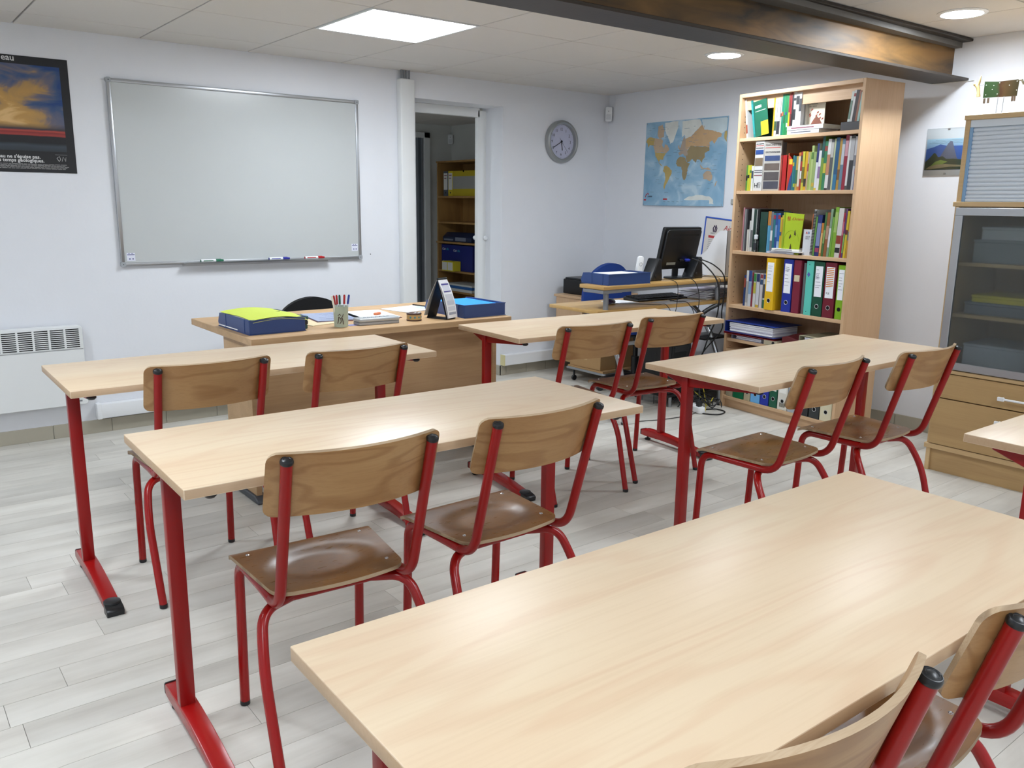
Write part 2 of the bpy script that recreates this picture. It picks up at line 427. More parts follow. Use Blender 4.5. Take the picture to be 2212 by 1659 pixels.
# planks, laid along the front wall
unit = G(); unit.box((0, 0, -0.0095), (1, 1, 0)); um = unit.build('plank_unit', M['plank'], smooth=False); pm = um.data; bpy.data.objects.remove(um)
rnd = random.Random(11)
pieces = []
pitch = 0.1195; k0 = int((0 + 2.475) / pitch) + 1
for k in range(-38, k0 + 1):
    y = -2.475 + k * pitch
    if y > -0.005: continue
    y1 = min(y + pitch - 0.0012, -0.001)
    x = XL + rnd.uniform(-0.6, 0)
    while x < XR:
        l = rnd.choice([0.45, 0.62, 0.8, 0.8, 0.97, 1.1]) + rnd.uniform(-.04, .04)
        a, b_ = max(x, XL), min(x + l - 0.0012, XR)
        if b_ - a > 0.03: pieces.append((a, y, b_, y1))
        x += l
cx, cy = -0.7733, -5.0813
def in_view(p):
    """how large a plank shows: 0 outside the camera's field"""
    best = 0
    for q in (((p[0] + p[2]) / 2, p[1]), (p[0], p[1]), (p[2], p[3])):
        d = Vector((q[0] - cx, q[1] - cy)); f_ = d.x * math.sin(YAW) + d.y * math.cos(YAW); s_ = d.x * math.cos(YAW) - d.y * math.sin(YAW)
        if f_ > 1.6 and abs(s_) / f_ < 0.64: best = max(best, 1 / f_)
    return best
pieces.sort(key=in_view, reverse=True)
rest = G()
for i, p in enumerate(pieces):
    if i < 290 and in_view(p) > 0:
        o = bpy.data.objects.new('plank', pm); COL.objects.link(o); o.parent = fl
        o.location = (p[0], p[1], 0); o.scale = (p[2] - p[0], p[3] - p[1], 1)
    else:
        rest.box((p[0], p[1], -0.0095), (p[2], p[3], 0))
y = 0.0
while y < 3.2:                                     # store room floor
    rest.box((1.2, y + .001, -0.0095), (4.8, min(y + pitch, 3.2), 0)); y += pitch
rest.build('plank', M['plank'], fl, smooth=False, kind='stuff')

# walls
g = G()
g.box((XL - .1, 0, 0), (DX0, WT, 2.45)); g.box((DX1, 0, 0), (4.9, WT, 2.45)); g.box((DX0, 0, DZ), (DX1, WT, 2.45))
struct(g.build('wall_front', M['wall'], smooth=False))
g = G(); g.box((XR, YB - .1, 0), (XR + .12, 0, 2.45)); struct(g.build('wall_right', M['wall'], smooth=False))
g = G(); g.box((XL - .1, YB - .1, 0), (XL, 0, 2.45)); struct(g.build('wall_left', M['wall'], smooth=False))
g = G(); g.box((XL, YB - .1, 0), (XR, YB, 2.45)); struct(g.build('wall_back', M['wall'], smooth=False))
# store room behind the doorway
g = G(); g.box((1.1, 3.168, 0), (4.9, 3.3, 2.45)); g.box((4.765, WT, 0), (4.9, 3.168, 2.45)); g.box((1.1, WT, 0), (1.2, 3.168, 2.45))
struct(g.build('wall_store_room', M['wall_in'], smooth=False))

# ceiling
g = G(); g.box((XL - .1, -2.62, ZA + .012), (4.9, 3.3, ZA + .1)); g.box((XL - .1, YB - .1, ZB + .012), (XR + .1, -2.7, ZB + .1)); g.box((XL - .1, -2.74, ZA + .012), (XR + .1, -2.6, ZB + .1))
ce = struct(g.build('ceiling', M['ceil_grid'], smooth=False))
tu = G(); tu.box((0.004, 0.004, 0), (0.596, 0.596, 0.012)); to = tu.build('ceiling_tile_unit', M['ceil_tile'], bevel=0.0015); tm = to.data; bpy.data.objects.remove(to)
ys_a = [0.0, -.31, -.91, -1.51, -2.11, -2.62]
xs = [XL, -1.8, -1.2, -.6, 0, .6, 1.2, 1.8, 2.4, 3.0, 3.6, XR]
def tile(x0, x1, y0, y1, z):
    if (round(x0, 2), round(y1, 2)) in HOLES: return
    o = bpy.data.objects.new('tile', tm); COL.objects.link(o); o.parent = ce
    o.location = (x0, y0, z); o.scale = ((x1 - x0) / .6, (y1 - y0) / .6, 1)
HOLES = {(1.2, -0.91), (-1.2, -2.7), (-1.2, -5.1), (1.2, -5.1)}
for j in range(len(ys_a) - 1):
    for i in range(len(xs) - 1): tile(xs[i], xs[i + 1], ys_a[j + 1], ys_a[j], ZA)
ys_b = [-2.7, -3.3, -3.9, -4.5, -5.1, -5.7, -6.3, YB]
for j in range(len(ys_b) - 1):
    for i in range(len(xs) - 1): tile(xs[i], xs[i + 1], ys_b[j + 1], ys_b[j], ZB)
xs2 = [1.2, 1.8, 2.4, 3.0, 3.6, 4.2, 4.765]; ys2 = [.25, .7, 1.3, 1.9, 2.5, 3.168]
for j in range(len(ys2) - 1):
    for i in range(len(xs2) - 1): tile(xs2[i], xs2[i + 1], ys2[j], ys2[j + 1], ZA)

# steel beam
beam = thing('steel_beam', 'rusty brown varnished steel beam crossing the ceiling to the right wall', 'beam', (1.7, -2.63, 1.99), -0.0265)
del beam['label'], beam['category']; beam['kind'] = 'structure'; beam.name = 'ceiling_beam'
x0b, x1b = -4.1, 2.47
g = G(); g.box((x0b, -.1, 0), (x1b, .1, .014)); g.build('bottom_flange', M['beam_low'], beam, bevel=.002)
g = G(); g.box((x0b, -.006, .014), (x1b, .006, .202)); g.build('web', M['beam'], beam, smooth=False)
g = G(); g.box((x0b, -.1, .202), (x1b, .1, .216)); g.build('top_flange', M['beam_low'], beam, bevel=.002)
g = G()                                            # root fillets of the rolled section
for s_ in (-1, 1):
    g.prism([(s_ * .006, .014), (s_ * .022, .014), (s_ * .010, .018), (s_ * .006, .030)], x0b, x1b, ax=0)
    g.prism([(s_ * .006, .202), (s_ * .022, .202), (s_ * .010, .198), (s_ * .006, .186)], x0b, x1b, ax=0)
g.build('root_fillet', M['beam'], beam)
g = G(); g.box((x1b - .02, -.13, -.004), (x1b + .005, .13, .0)); g.build('bearing_plate', M['white_paint'], beam, smooth=False)

# skirting of floor tiles on edge
def skirting(name, p0, p1, side, step=0.3, off=0.0):
    """tiles from p0 to p1 along a wall; side = unit vector into the room"""
    p0 = Vector((*p0, 0)); p1 = Vector((*p1, 0)); d = p1 - p0; ln = d.length; d.normalize(); s_ = Vector((*side, 0))
    g = G(); a = p0 + s_ * .006; b2 = p1
    M4 = Matrix((( d.x, s_.x, 0, p0.x), (d.y, s_.y, 0, p0.y), (0, 0, 1, 0), (0, 0, 0, 1)))
    g.box((0, 0, 0), (ln, .006, .074), mat=M4); base = struct(g.build(name, M['grout'], smooth=False))
    x = -off
    while x < ln:
        a0, a1 = max(0, x), min(x + step - .003, ln)
        if a1 - a0 > .02:
            g = G(); g.box((a0, 0, 0), (a1, .010, .076), mat=M4); g.build('tile', M['skirt'], base, bevel=.0012)
        x += step
    return base
skirting('baseboard_front', (XL, 0), (DX0, 0), (0, -1), .3, .107)
skirting('baseboard_front_2', (DX1, 0), (XR, 0), (0, -1), .2, .15)
skirting('baseboard_right', (XR, 0), (XR, YB), (-1, 0), .3, .1)
skirting('baseboard_left', (XL, 0), (XL, YB), (1, 0), .3, .0)
skirting('baseboard_door', (DX1, .0), (DX1, .2), (-1, 0), .17, .0)

# doorway lining, header, sliding door with its knobs
d1 = thing('door_1', '', '', (0, 0, 0)); del d1['label'], d1['category']; d1['kind'] = 'structure'
g = G(); g.box((3.012, .205, .01), (3.10, .243, 1.975)); g.build('door_leaf', M['white_paint'], d1, bevel=.003)
g = G(); g.lathe([(0.0, -.03), (.011, -.03), (.016, -.025), (.017, -.014), (.009, -.008), (.008, 0)], 20, (0, 0, 0), mat=Matrix.Translation((3.075, .205, 1.043)) @ Matrix.Rotation(-PI / 2, 4, 'X') @ Matrix.Scale(1, 4))
g.build('door_knob', M['white_pl'], d1)
g = G(); g.lathe([(0.0, .03), (.011, .03), (.016, .025), (.017, .014), (.009, .008), (.008, 0)], 20, (0, 0, 0), mat=Matrix.Translation((3.03, .243, 1.043)) @ Matrix.Rotation(-PI / 2, 4, 'X'))
g.build('door_knob', M['white_pl'], d1)
g = G(); g.box((DX0, .205, 1.925), (3.03, .25, DZ)); struct(g.build('trim_1', M['white_paint'], bevel=.003))
g = G(); g.box((DX0, .205, 0), (DX0 + .012, .25, 1.925)); struct(g.build('trim_2', M['white_paint'], bevel=.002))
# door and frame on the far wall of the store room
d2 = thing('door_2', '', '', (0, 0, 0)); del d2['label'], d2['category']; d2['kind'] = 'structure'
g = G(); g.box((3.55, 3.135, .005), (4.36, 3.165, 2.0)); g.build('door_leaf', MD('#8b939c', .5), d2, bevel=.003)
g = G(); g.box((4.30, 3.125, .005), (4.33, 3.14, 2.0)); g.build('door_groove', MD('#5d656e', .5), d2)
g = G(); g.box((4.375, 3.12, 0), (4.45, 3.168, 2.06)); g.box((3.45, 3.12, 2.0), (4.45, 3.168, 2.06)); g.box((3.45, 3.12, 0), (3.54, 3.168, 2.06)); g.build('door_frame', M['white_paint'], d2, bevel=.004)

# vertical casing with pipes by the door
t = thing('pipe_casing', 'tall white boxed pipe casing beside the doorway', 'casing', (2.255, -.03, 0))
g = G(); g.box((-.055, -.03, 0), (.055, .03, 2.098)); g.build('casing', M['white_paint'], t, bevel=.01, seg=3)
for i, dx in enumerate((-.03, -.012, .008, .028)):
    g = G(); g.tube([(dx, 0, 2.09), (dx, 0, ZA + .008)], .0065, 10); g.build('pipe', M['silver_paint'], t)

# cable trunking along the front wall
t = thing('cable_trunking', 'white box trunking along the front wall from the heater to the desk', 'trunking', (.224, -.025, .088))
g = G(); g.box((0, -.025, 0), (2.1 - .224, .024, .082)); g.build('casing', M['white_pl'], t, bevel=.005, seg=2)
g = G(); g.box((-.012, -.029, -.003), (.012, .024, .086)); g.build('end_cap', M['white_pl'], t, bevel=.004, seg=2)
t = thing('cable_trunking', 'white box trunking with yellowed cut end under the clock wall', 'trunking', (3.088, -.025, .082))
g = G(); g.box((0, -.03, 0), (4.15 - 3.088, .024, .082)); g.build('casing', M['white_pl'], t, bevel=.003)
g = G(); g.box((-.003, -.0305, -.0005), (.004, .0242, .0825)); g.build('end_cap', MD('#d9cf9e', .6), t, bevel=.001)

# ------------------------------------------------------------------ lights
def led_panel(x, y, z, label):
    t = thing('led_panel', label, 'ceiling light', (x, y, z), group='square ceiling light panels')
    g = G()
    for a, b_ in (((-.297, -.297), (.297, -.283)), ((-.297, .283), (.297, .297)), ((-.297, -.283), (-.283, .283)), ((.283, -.283), (.297, .283))):
        g.box((*a, -.004), (*b_, .012))
    g.build('frame', M['white_pl'], t)
    g = G(); g.prism(rrect(-.284, -.284, .284, .284, .02), 0, .01); g.build('diffuser', M['led'], t, smooth=False)
led_panel(1.5, -1.21, ZA, 'glowing square light panel in the ceiling in front of the beam')
led_panel(-.9, -3.0, ZB, 'added unseen square light panel just behind the beam near the left wall')  # added out of view to brighten the left side of the floor
led_panel(-.9, -5.4, ZB, 'added unseen square light panel above the back of the room near the left wall')  # extra panel behind the camera, added to light faces turned that way
led_panel(1.5, -5.4, ZB, 'added square light panel above the back of the room in line with the front one')  # unseen extra panel, added for more light from the camera side
def downlight(x, y, z, label):
    t = thing('downlight', label, 'ceiling light', (x, y, z), group='round ceiling lights')
    g = G(); g.lathe([(.088, .002), (.109, .0015), (.111, -.003), (.106, -.007), (.092, -.008), (.088, -.004)], 40, cap=False); g.build('trim_ring', M['white_pl'], t)
    g = G(); g.lathe([(0, -.0035), (.06, -.0035), (.090, -.003), (.090, 0)], 40); g.build('diffuser', M['down'], t)
downlight(3.32, -1.79, ZA, 'round glowing downlight in front of the beam above the bookcase')
downlight(3.504, -3.03, ZB, 'round glowing downlight behind the beam near the cabinet')
downlight(3.262, -5.0, ZB, 'added unseen round downlight further back from the beam')  # unseen extra lamp, added for overall brightness
downlight(-.9, -1.4, ZA, 'added unseen round downlight near the left wall in front of the beam')  # added outside the frame to lift the front left wall
downlight(1.75, 1.3, ZA, 'added unseen round downlight in the ceiling of the store room')  # added lamp, hidden from the camera, so the store room is less dark

# ------------------------------------------------------------------ on the front wall
wb = thing('whiteboard', 'large empty whiteboard with aluminium frame on the front wall', 'whiteboard', (.411, -.002, .933))
g = G(); g.box((.018, -.012, .018), (1.477, 0, .984)); g.build('writing_surface', M['board'], wb, smooth=False)
for a, b_ in (((.02, -.02, 0), (1.475, 0, .02)), ((.02, -.02, .982), (1.475, 0, 1.002)), ((0, -.02, .02), (.02, 0, .982)), ((1.475, -.02, .02), (1.495, 0, .982))):
    g = G(); g.box(a, b_)
    # inner lip of the rail
    g.build('frame_rail', M['alu'], wb, bevel=.004, seg=2)
for x in (0, 1.475):
    for z in (0, .982):
        g = G(); g.prism(rrect(x - .003, z - .003, x + .023, z + .023, .007), -.023, 0, ax=1); c = g.build('corner_cap', MD('#a3a7ab', .4), wb)
        g = G(); g.lathe([(.0028, -.0235), (.0028, -.0232)], 10, mat=Matrix.Translation((x + .010, 0, z + .010)) @ Matrix.Rotation(PI / 2, 4, 'X') @ Matrix.Scale(-1, 4, (0, 0, 1)))
        g.build('screw', M['black_mat'], c)
g = G(); g.prism([(-.002, .004), (-.058, .004), (-.062, .012), (-.060, .013), (-.055, .0065), (-.002, .0065)], .337, 1.257, ax=0); g.build('pen_tray', M['alu'], wb, smooth=False)
g = G(); g.box((.337, -.004, -.012), (1.257, -.0, .006)); g.build('pen_tray_lip', M['alu'], wb, smooth=False)
for x, z, s_ in ((.032, .028, 1), (1.425, .052, 1)):
    g = G(); g.box((x, -.0125, z), (x + .045, -.0119, z + .045)); k = g.build('sticker', MD('#e3e5f2', .5), wb, smooth=False)
    g = G()
    g.box((x + .003, -.0128, z + .033), (x + .042, -.0124, z + .037)); g.box((x + .012, -.0128, z + .008), (x + .019, -.0124, z + .015)); g.box((x + .029, -.0128, z + .008), (x + .036, -.0124, z + .015)); g.box((x + .01, -.0128, z + .039), (x + .016, -.0124, z + .043)); g.box((x + .026, -.0128, z + .039), (x + .032, -.0124, z + .043))
    g.build('print', MD('#333a7a', .6), k, smooth=False)
for x, c, nm in ((.84, '#0f6a4a', 'green'), (1.255, '#2a2f96', 'blue'), (1.49, '#b41e22', 'red')):
    t = thing('marker', nm + ' capped whiteboard marker lying on the board tray', 'marker', (x, -.05, .933 + .0185), group='markers on the board tray')
    X90 = Matrix.Rotation(PI / 2, 4, 'Y')
    g = G(); g.lathe([(.008, 0), (.0095, .004), (.0095, .088)], 14, mat=X90); g.build('barrel', MD('#eceef0', .4), t)
    g = G(); g.lathe([(.0102, .086), (.0102, .115), (.007, .12), (.006, .132), (0, .134)], 14, mat=X90); g.build('cap', MD(c, .4), t)
    g = G(); g.lathe([(.0081, -.002), (.0081, .0)], 14, mat=X90); g.box((.012, -.009, .0035), (.07, -.0098, -.0015)); g.build('print', MD(c, .5), t)

# sunset poster
ps = thing('poster', 'black bordered poster of a sunset cloud on the left of the whiteboard', 'poster', (-.62, -.002, 1.431))
g = G(); g.box((0, -.0012, 0), (.853, 0, .572)); g.build('sheet', MD('#26272a', .45, spec=.4), ps, smooth=False)
def sunset():
    m, t, b = nt('sunset_print'); N = t.nodes.new
    tc = N('ShaderNodeTexCoord'); sp = N('ShaderNodeSeparateXYZ'); L(t, tc.outputs['Generated'], sp.inputs[0])
    mp = N('ShaderNodeMapping'); mp.inputs['Scale'].default_value = (3.2, 1, 3.6); mp.inputs['Rotation'].default_value = (0, .5, 0); L(t, tc.outputs['Generated'], mp.inputs['Vector'])
    n = N('ShaderNodeTexNoise'); n.inputs['Scale'].default_value = 1.2; n.inputs['Detail'].default_value = 7; n.inputs['Distortion'].default_value = .9; L(t, mp.outputs[0], n.inputs['Vector'])
    sky = N('ShaderNodeValToRGB'); e = sky.color_ramp.elements
    e[0].position = .28; e[0].color = srgb('#1d3f78'); e[1].position = .78; e[1].color = srgb('#d9b278')
    for p, c in ((.40, '#3f5478'), (.5, '#6a6470'), (.58, '#a98652'), (.68, '#b98f4e')): x = e.new(p); x.color = srgb(c)
    # the cloud is warmer low in the middle
    a1 = N('ShaderNodeMapRange'); a1.inputs['From Min'].default_value = 1; a1.inputs['From Max'].default_value = .3; a1.inputs['To Min'].default_value = -.12; a1.inputs['To Max'].default_value = .14
    L(t, sp.outputs[2], a1.inputs['Value'])
    a2 = N('ShaderNodeMapRange'); a2.inputs['From Min'].default_value = .75; a2.inputs['From Max'].default_value = 1; a2.inputs['To Max'].default_value = -.2; L(t, sp.outputs[0], a2.inputs['Value'])
    s1 = N('ShaderNodeMath'); L(t, n.outputs['Fac'], s1.inputs[0]); L(t, a1.outputs[0], s1.inputs[1])
    s2 = N('ShaderNodeMath'); L(t, s1.outputs[0], s2.inputs[0]); L(t, a2.outputs[0], s2.inputs[1]); L(t, s2.outputs[0], sky.inputs[0])
    low = N('ShaderNodeValToRGB'); e = low.color_ramp.elements; low.color_ramp.interpolation = 'LINEAR'
    e[0].position = 0; e[0].color = srgb('#262c34'); e[1].position = 1; e[1].color = srgb('#8d6a3f')
    for p, c in ((.08, '#39424c'), (.115, '#14171c'), (.19, '#1b1a1f'), (.2, '#a03a34'), (.235, '#7c2a2c'), (.25, '#b3483a'), (.27, '#32303a'), (.3, '#57483a')): x = e.new(p); x.color = srgb(c)
    dz = N('ShaderNodeMath'); dz.operation = 'MULTIPLY_ADD'; dz.inputs[1].default_value = .03; L(t, n.outputs['Fac'], dz.inputs[0]); L(t, sp.outputs[2], dz.inputs[2]); L(t, dz.outputs[0], low.inputs[0])
    mk = N('ShaderNodeMapRange'); mk.inputs['From Min'].default_value = .26; mk.inputs['From Max'].default_value = .33; L(t, sp.outputs[2], mk.inputs['Value'])
    mx = N('ShaderNodeMix'); mx.data_type = 'RGBA'; L(t, mk.outputs[0], mx.inputs[0]); L(t, low.outputs[0], mx.inputs[6]); L(t, sky.outputs[0], mx.inputs[7])
    L(t, mx.outputs[2], b.inputs['Base Color']); b.inputs['Roughness'].default_value = .4
    return m
g = G(); g.box((.05, -.0018, .108), (.813, -.001, .531)); g.build('picture', sunset(), ps, smooth=False)
WT_ = MD('#d8d8d8', .6)
text('eau', .042, WT_, ps, (.553, -.002, .545), FRONT, bold=.0006)
text("urelles, l'eau ne s'épuise pas.", .0245, WT_, ps, (.686, -.002, .070), FRONT, 'RIGHT', bold=.0006)
text('au cours des temps géologiques.', .0245, WT_, ps, (.702, -.002, .0515), FRONT, 'RIGHT', bold=.0006)
g = G(); rr = random.Random(3)
for k in range(5):
    x = .05
    while x < .80:
        w_ = rr.uniform(.01, .03); g.box((x, -.0021, .040 - k * .0055), (min(x + w_, .815 - .01 * (k == 4)), -.0016, .0425 - k * .0055)); x += w_ + .003
g.box((.755, -.0021, .092), (.812, -.0016, .0935))
g.build('fine_print', MD('#9a9a9a', .6), ps, smooth=False, kind='stuff')
g = G()                                            # small scribbled emblem
g.tube([(.77, -.0018, .062), (.762, -.0018, .075), (.774, -.0018, .085), (.780, -.0018, .070), (.770, -.0018, .058)], .0011, 5)
g.tube([(.785, -.0018, .06), (.792, -.0018, .083), (.80, -.0018, .066), (.806, -.0018, .082), (.802, -.0018, .06)], .0011, 5)
g.build('emblem', WT_, ps)

# electric convector heater
h = thing('electric_heater', 'white wall convector heater with black slotted grille at the left wall edge', 'heater', (-.60, -.075, .19))
g = G(); g.prism(rrect(0, 0, .77, .437, .016), -.0, .058, ax=1); b_ = g.build('casing', M['white_paint'], h, bevel=.003)
g = G(); g.box((.012, -.0008, .318), (.758, .002, .424)); g.build('grille_recess', M['black_mat'], h, smooth=False)
g = G()
for k in range(11):
    z = .318 + k * .0106; g.box((.012, -.004, z - .0022), (.758, .0, z + .0022))
g.build('grille_slat', M['white_paint'], h, smooth=False, kind='stuff')
for k in range(11):
    x = .757 - k * .0752; g = G(); g.box((x - .005, -.0045, .314), (x + .005, .0, .428)); g.build('grille_bar', M['white_paint'], h, smooth=False)
g = G(); g.box((.004, -.0015, .309), (.766, .0, .3105)); g.build('panel_seam', MD('#8c9096', .6), h, smooth=False)
g = G(); g.box((.705, -.0012, .018), (.738, .0, .026)); g.build('maker_badge', M['silver_paint'], h, smooth=False)
g = G(); g.box((.05, .058, .05), (.15, .073, .38)); g.box((.6, .058, .05), (.7, .073, .38)); g.build('wall_bracket', M['silver_paint'], h, smooth=False)

# wall clock
ck = thing('wall_clock', 'round silver wall clock showing twenty to six', 'clock', (3.645, 0, 1.773))
XF = Matrix.Rotation(PI / 2, 4, 'X')
g = G(); g.lathe([(.145, 0), (.157, .004), (.158, .028), (.152, .040), (.140, .044), (.130, .040), (.127, .028), (.127, .012)], 56, mat=XF, cap=False); g.build('rim', MD('#9fa2a2', .35, metal=.5), ck)
g = G(); g.lathe([(0, .013), (.129, .013), (.129, .010), (0, .010)], 48, mat=XF); g.build('dial', MD('#c4c6dc', .5, var=.0), ck)
for n_ in range(1, 13):
    a = PI / 2 - n_ * PI / 6
    text(str(n_), .030, INK, ck, (.093 * math.cos(a), -.0135, .093 * math.sin(a) - .0105), FRONT, 'CENTER', name='numeral', sx=.85)
g = G()
for k in range(60):
    a = k * PI / 30; r_ = .0018 if k % 5 == 0 else .0008
    g.lathe([(r_, .0131), (r_, .0137)], 8, mat=Matrix.Translation((.119 * math.cos(a), 0, .119 * math.sin(a))) @ XF)
g.build('minute_dot', INK, ck, smooth=False)
def hand(name, ang, ln, back, w, y, mat):
    g = G(); g.box((-w / 2, -.001, -back), (w / 2, .0, ln), mat=Matrix.Translation((0, y, 0)) @ Matrix.Rotation(R(ang), 4, 'Y')); g.build(name, mat, ck, smooth=False)
hand('hour_hand', 170, .066, .012, .006, -.016, INK); hand('minute_hand', 240, .088, .012, .005, -.018, INK); hand('second_hand', 141, .10, .035, .0015, -.020, INK)
g = G(); g.lathe([(.006, .012), (.006, .0225), (0, .0235)], 14, mat=XF); g.build('hub', M['black_pl'], ck)

# presence detectors
for (x, y, z, a, lab) in ((4.118, -.037, 2.005, PI / 4, 'small white alarm detector in the corner above the world map'), (4.735, 3.138, 2.004, PI / 4, 'white alarm detector in the far corner of the store room')):
    t = thing('motion_detector', lab, 'detector', (x, y, z), -a)
    g = G(); g.prism(rrect(-.027, -.055, .027, .055, .012), -.025, .022, ax=1); g.build('casing', M['white_pl'], t, bevel=.004, seg=2)
    g = G(); g.prism(rrect(-.018, -.04, .018, .0, .006), -.027, -.024, ax=1); g.build('lens', MD('#d4d8dc', .3), t)
    g = G(); g.box((-.002, -.0262, .018), (.002, -.024, .026)); g.build('indicator', M['black_mat'], t, smooth=False)
g = G(); g.box((1.978, -.003, .956), (1.984, 0, .962)); tag(g.build('wall_plug', M['black_mat'], bevel=.001), 'tiny black plug hole in the wall beside the whiteboard', 'plug')

# ------------------------------------------------------------------ world map on the right wall
mpo = thing('world_map', 'blue and tan world map pinned to the right wall', 'map', (XR, -.42, 1.302), 0)
def mapsheet(u, v):
    bulge = .0025 + .012 * max(0, (.12 - v) / .12) ** 2 * math.sin(PI * min(1, max(0, u))) + .003 * (1 + math.sin(u * 9)) * (1 - v)
    return (-bulge, -.775 * u, .616 * v)
def sea():
    m, t, b = nt('map_sea_print'); N = t.nodes.new
    tc = N('ShaderNodeTexCoord'); n = N('ShaderNodeTexNoise'); n.inputs['Scale'].default_value = 7; n.inputs['Detail'].default_value = 5; n.inputs['Distortion'].default_value = .6
    L(t, tc.outputs['Object'], n.inputs['Vector']); cr = N('ShaderNodeValToRGB'); e = cr.color_ramp.elements
    e[0].position = .38; e[0].color = srgb('#7fa9c6'); e[1].position = .68; e[1].color = srgb('#b9d0dc'); x = e.new(.55); x.color = srgb('#93b7cf')
    L(t, n.outputs['Fac'], cr.inputs[0]); L(t, cr.outputs[0], b.inputs['Base Color']); b.inputs['Roughness'].default_value = .6
    return m
g = G(); g.sheet(mapsheet, 30, 24, .0006); g.build('sheet', sea(), mpo)
LANDS = {
'#b9a263':{'alaska':[(0.026,0.813),(0.06,0.826),(0.12,0.811),(0.112,0.724),(0.065,0.734),(0.04,0.704),(0.025,0.752),(0.007,0.768)],
 'usa':[(0.129,0.642),(0.188,0.636),(0.284,0.631),(0.257,0.595),(0.243,0.55),(0.201,0.551),(0.194,0.513),(0.238,0.473),(0.204,0.498),(0.167,0.553),(0.144,0.592)],
 'samerica':[(0.259,0.469),(0.296,0.479),(0.34,0.432),(0.363,0.416),(0.351,0.364),(0.322,0.303),(0.296,0.25),(0.274,0.189),(0.267,0.243),(0.284,0.319),(0.277,0.373),(0.248,0.42)],
 'alaska2':[(0.966,0.831),(0.992,0.843),(0.996,0.717),(0.979,0.739),(0.962,0.782)]},
'#bda68c':{'canada':[(0.12,0.811),(0.146,0.806),(0.196,0.802),(0.231,0.77),(0.217,0.725),(0.244,0.679),(0.257,0.738),(0.292,0.714),(0.315,0.667),(0.284,0.631),(0.188,0.636),(0.129,0.642),(0.103,0.724)],
 'arctic':[(0.157,0.945),(0.214,0.965),(0.241,0.89),(0.237,0.815),(0.179,0.803),(0.156,0.837)],
 'australia':[(0.748,0.369),(0.781,0.398),(0.826,0.397),(0.859,0.345),(0.854,0.302),(0.833,0.284),(0.794,0.31),(0.752,0.311)],
 'uk':[(0.422,0.699),(0.437,0.713),(0.443,0.676),(0.428,0.669)],
 'nz':[(0.894,0.258),(0.918,0.286),(0.908,0.258),(0.889,0.214)],
 'se':[(0.7,0.48),(0.741,0.435),(0.8,0.441),(0.847,0.41),(0.779,0.42),(0.726,0.428)]},
'#958562':{'africa':[(0.419,0.543),(0.453,0.579),(0.517,0.561),(0.544,0.508),(0.58,0.492),(0.552,0.434),(0.551,0.374),(0.538,0.33),(0.516,0.3),(0.494,0.346),(0.49,0.413),(0.475,0.458),(0.427,0.467),(0.405,0.498)],
 'asia':[(0.529,0.634),(0.579,0.698),(0.657,0.686),(0.748,0.681),(0.802,0.664),(0.804,0.628),(0.753,0.609),(0.756,0.558),(0.728,0.523),(0.722,0.494),(0.697,0.532),(0.659,0.533),(0.645,0.497),(0.608,0.542),(0.582,0.521),(0.544,0.508),(0.525,0.561),(0.554,0.604)]},
'#a9998a':{'europe':[(0.426,0.624),(0.457,0.638),(0.423,0.684),(0.455,0.683),(0.467,0.741),(0.495,0.813),(0.513,0.768),(0.529,0.634),(0.554,0.604),(0.524,0.568),(0.491,0.607),(0.444,0.59)]},
'#c3a27a':{'russia':[(0.512,0.783),(0.573,0.801),(0.617,0.849),(0.696,0.922),(0.727,0.913),(0.729,0.869),(0.827,0.855),(0.931,0.813),(0.934,0.777),(0.891,0.766),(0.865,0.718),(0.859,0.69),(0.834,0.741),(0.798,0.722),(0.802,0.664),(0.748,0.681),(0.657,0.686),(0.579,0.698),(0.529,0.634),(0.509,0.709)]},
'#d9dcd6':{'greenland':[(0.244,0.985),(0.413,0.99),(0.41,0.907),(0.362,0.762),(0.324,0.727),(0.286,0.819),(0.249,0.889)],
 'antarctica':[(0.529,0.074),(0.59,0.112),(0.713,0.127),(0.836,0.113),(0.875,0.083),(0.897,0.025),(0.849,0.025),(0.838,0.069),(0.569,0.067)],
 'arcticsea':[(0.461,0.985),(0.669,0.99),(0.696,0.922),(0.617,0.849),(0.573,0.801),(0.512,0.783),(0.494,0.828),(0.464,0.8)]},
'#c3d3d8':{'siberiasea':[(0.697,0.985),(0.985,0.985),(0.985,0.85),(0.931,0.813),(0.827,0.855),(0.729,0.869),(0.703,0.929)]}}
rr = random.Random(5)
for c_, grp in LANDS.items():
    for nm, poly in grp.items():
        bm = bmesh.new(); vs = []
        n_ = len(poly)
        for i in range(n_):
            a = Vector(poly[i]); b2 = Vector(poly[(i + 1) % n_])
            for k in range(3):
                p = a.lerp(b2, k / 3) + Vector((rr.uniform(-.005, .005), rr.uniform(-.005, .005))) * (k > 0)
                q = mapsheet(p.x, p.y); vs.append(bm.verts.new((q[0] - .0008, q[1], q[2])))
        f_ = bm.faces.new(vs); bmesh.ops.triangulate(bm, faces=[f_])
        me = bpy.data.meshes.new('land_area'); bm.to_mesh(me); bm.free(); me.materials.append(MD(c_, .6, var=.22))
        o = bpy.data.objects.new('land_area', me); COL.objects.link(o); o.parent = mpo
g = G()
for i in range(11):                                # sea names and the scale diagram along the foot
    u = .27 + i * .055; q = mapsheet(u, .05)
    g.box((q[0] - .0006, q[1], q[2] - .010 - .006 * (i % 3)), (q[0] - .0003, q[1] - .026, q[2]))
for k in range(70):
    u, v = rr.uniform(.04, .92), rr.uniform(.15, .95); w_ = rr.uniform(.01, .05); q = mapsheet(u, v)
    g.box((q[0] - .0012, q[1], q[2]), (q[0] - .0009, q[1] - w_, q[2] + .0022))
g.build('fine_print', MD('#6f8796', .7), mpo, smooth=False, kind='stuff')
g = G()
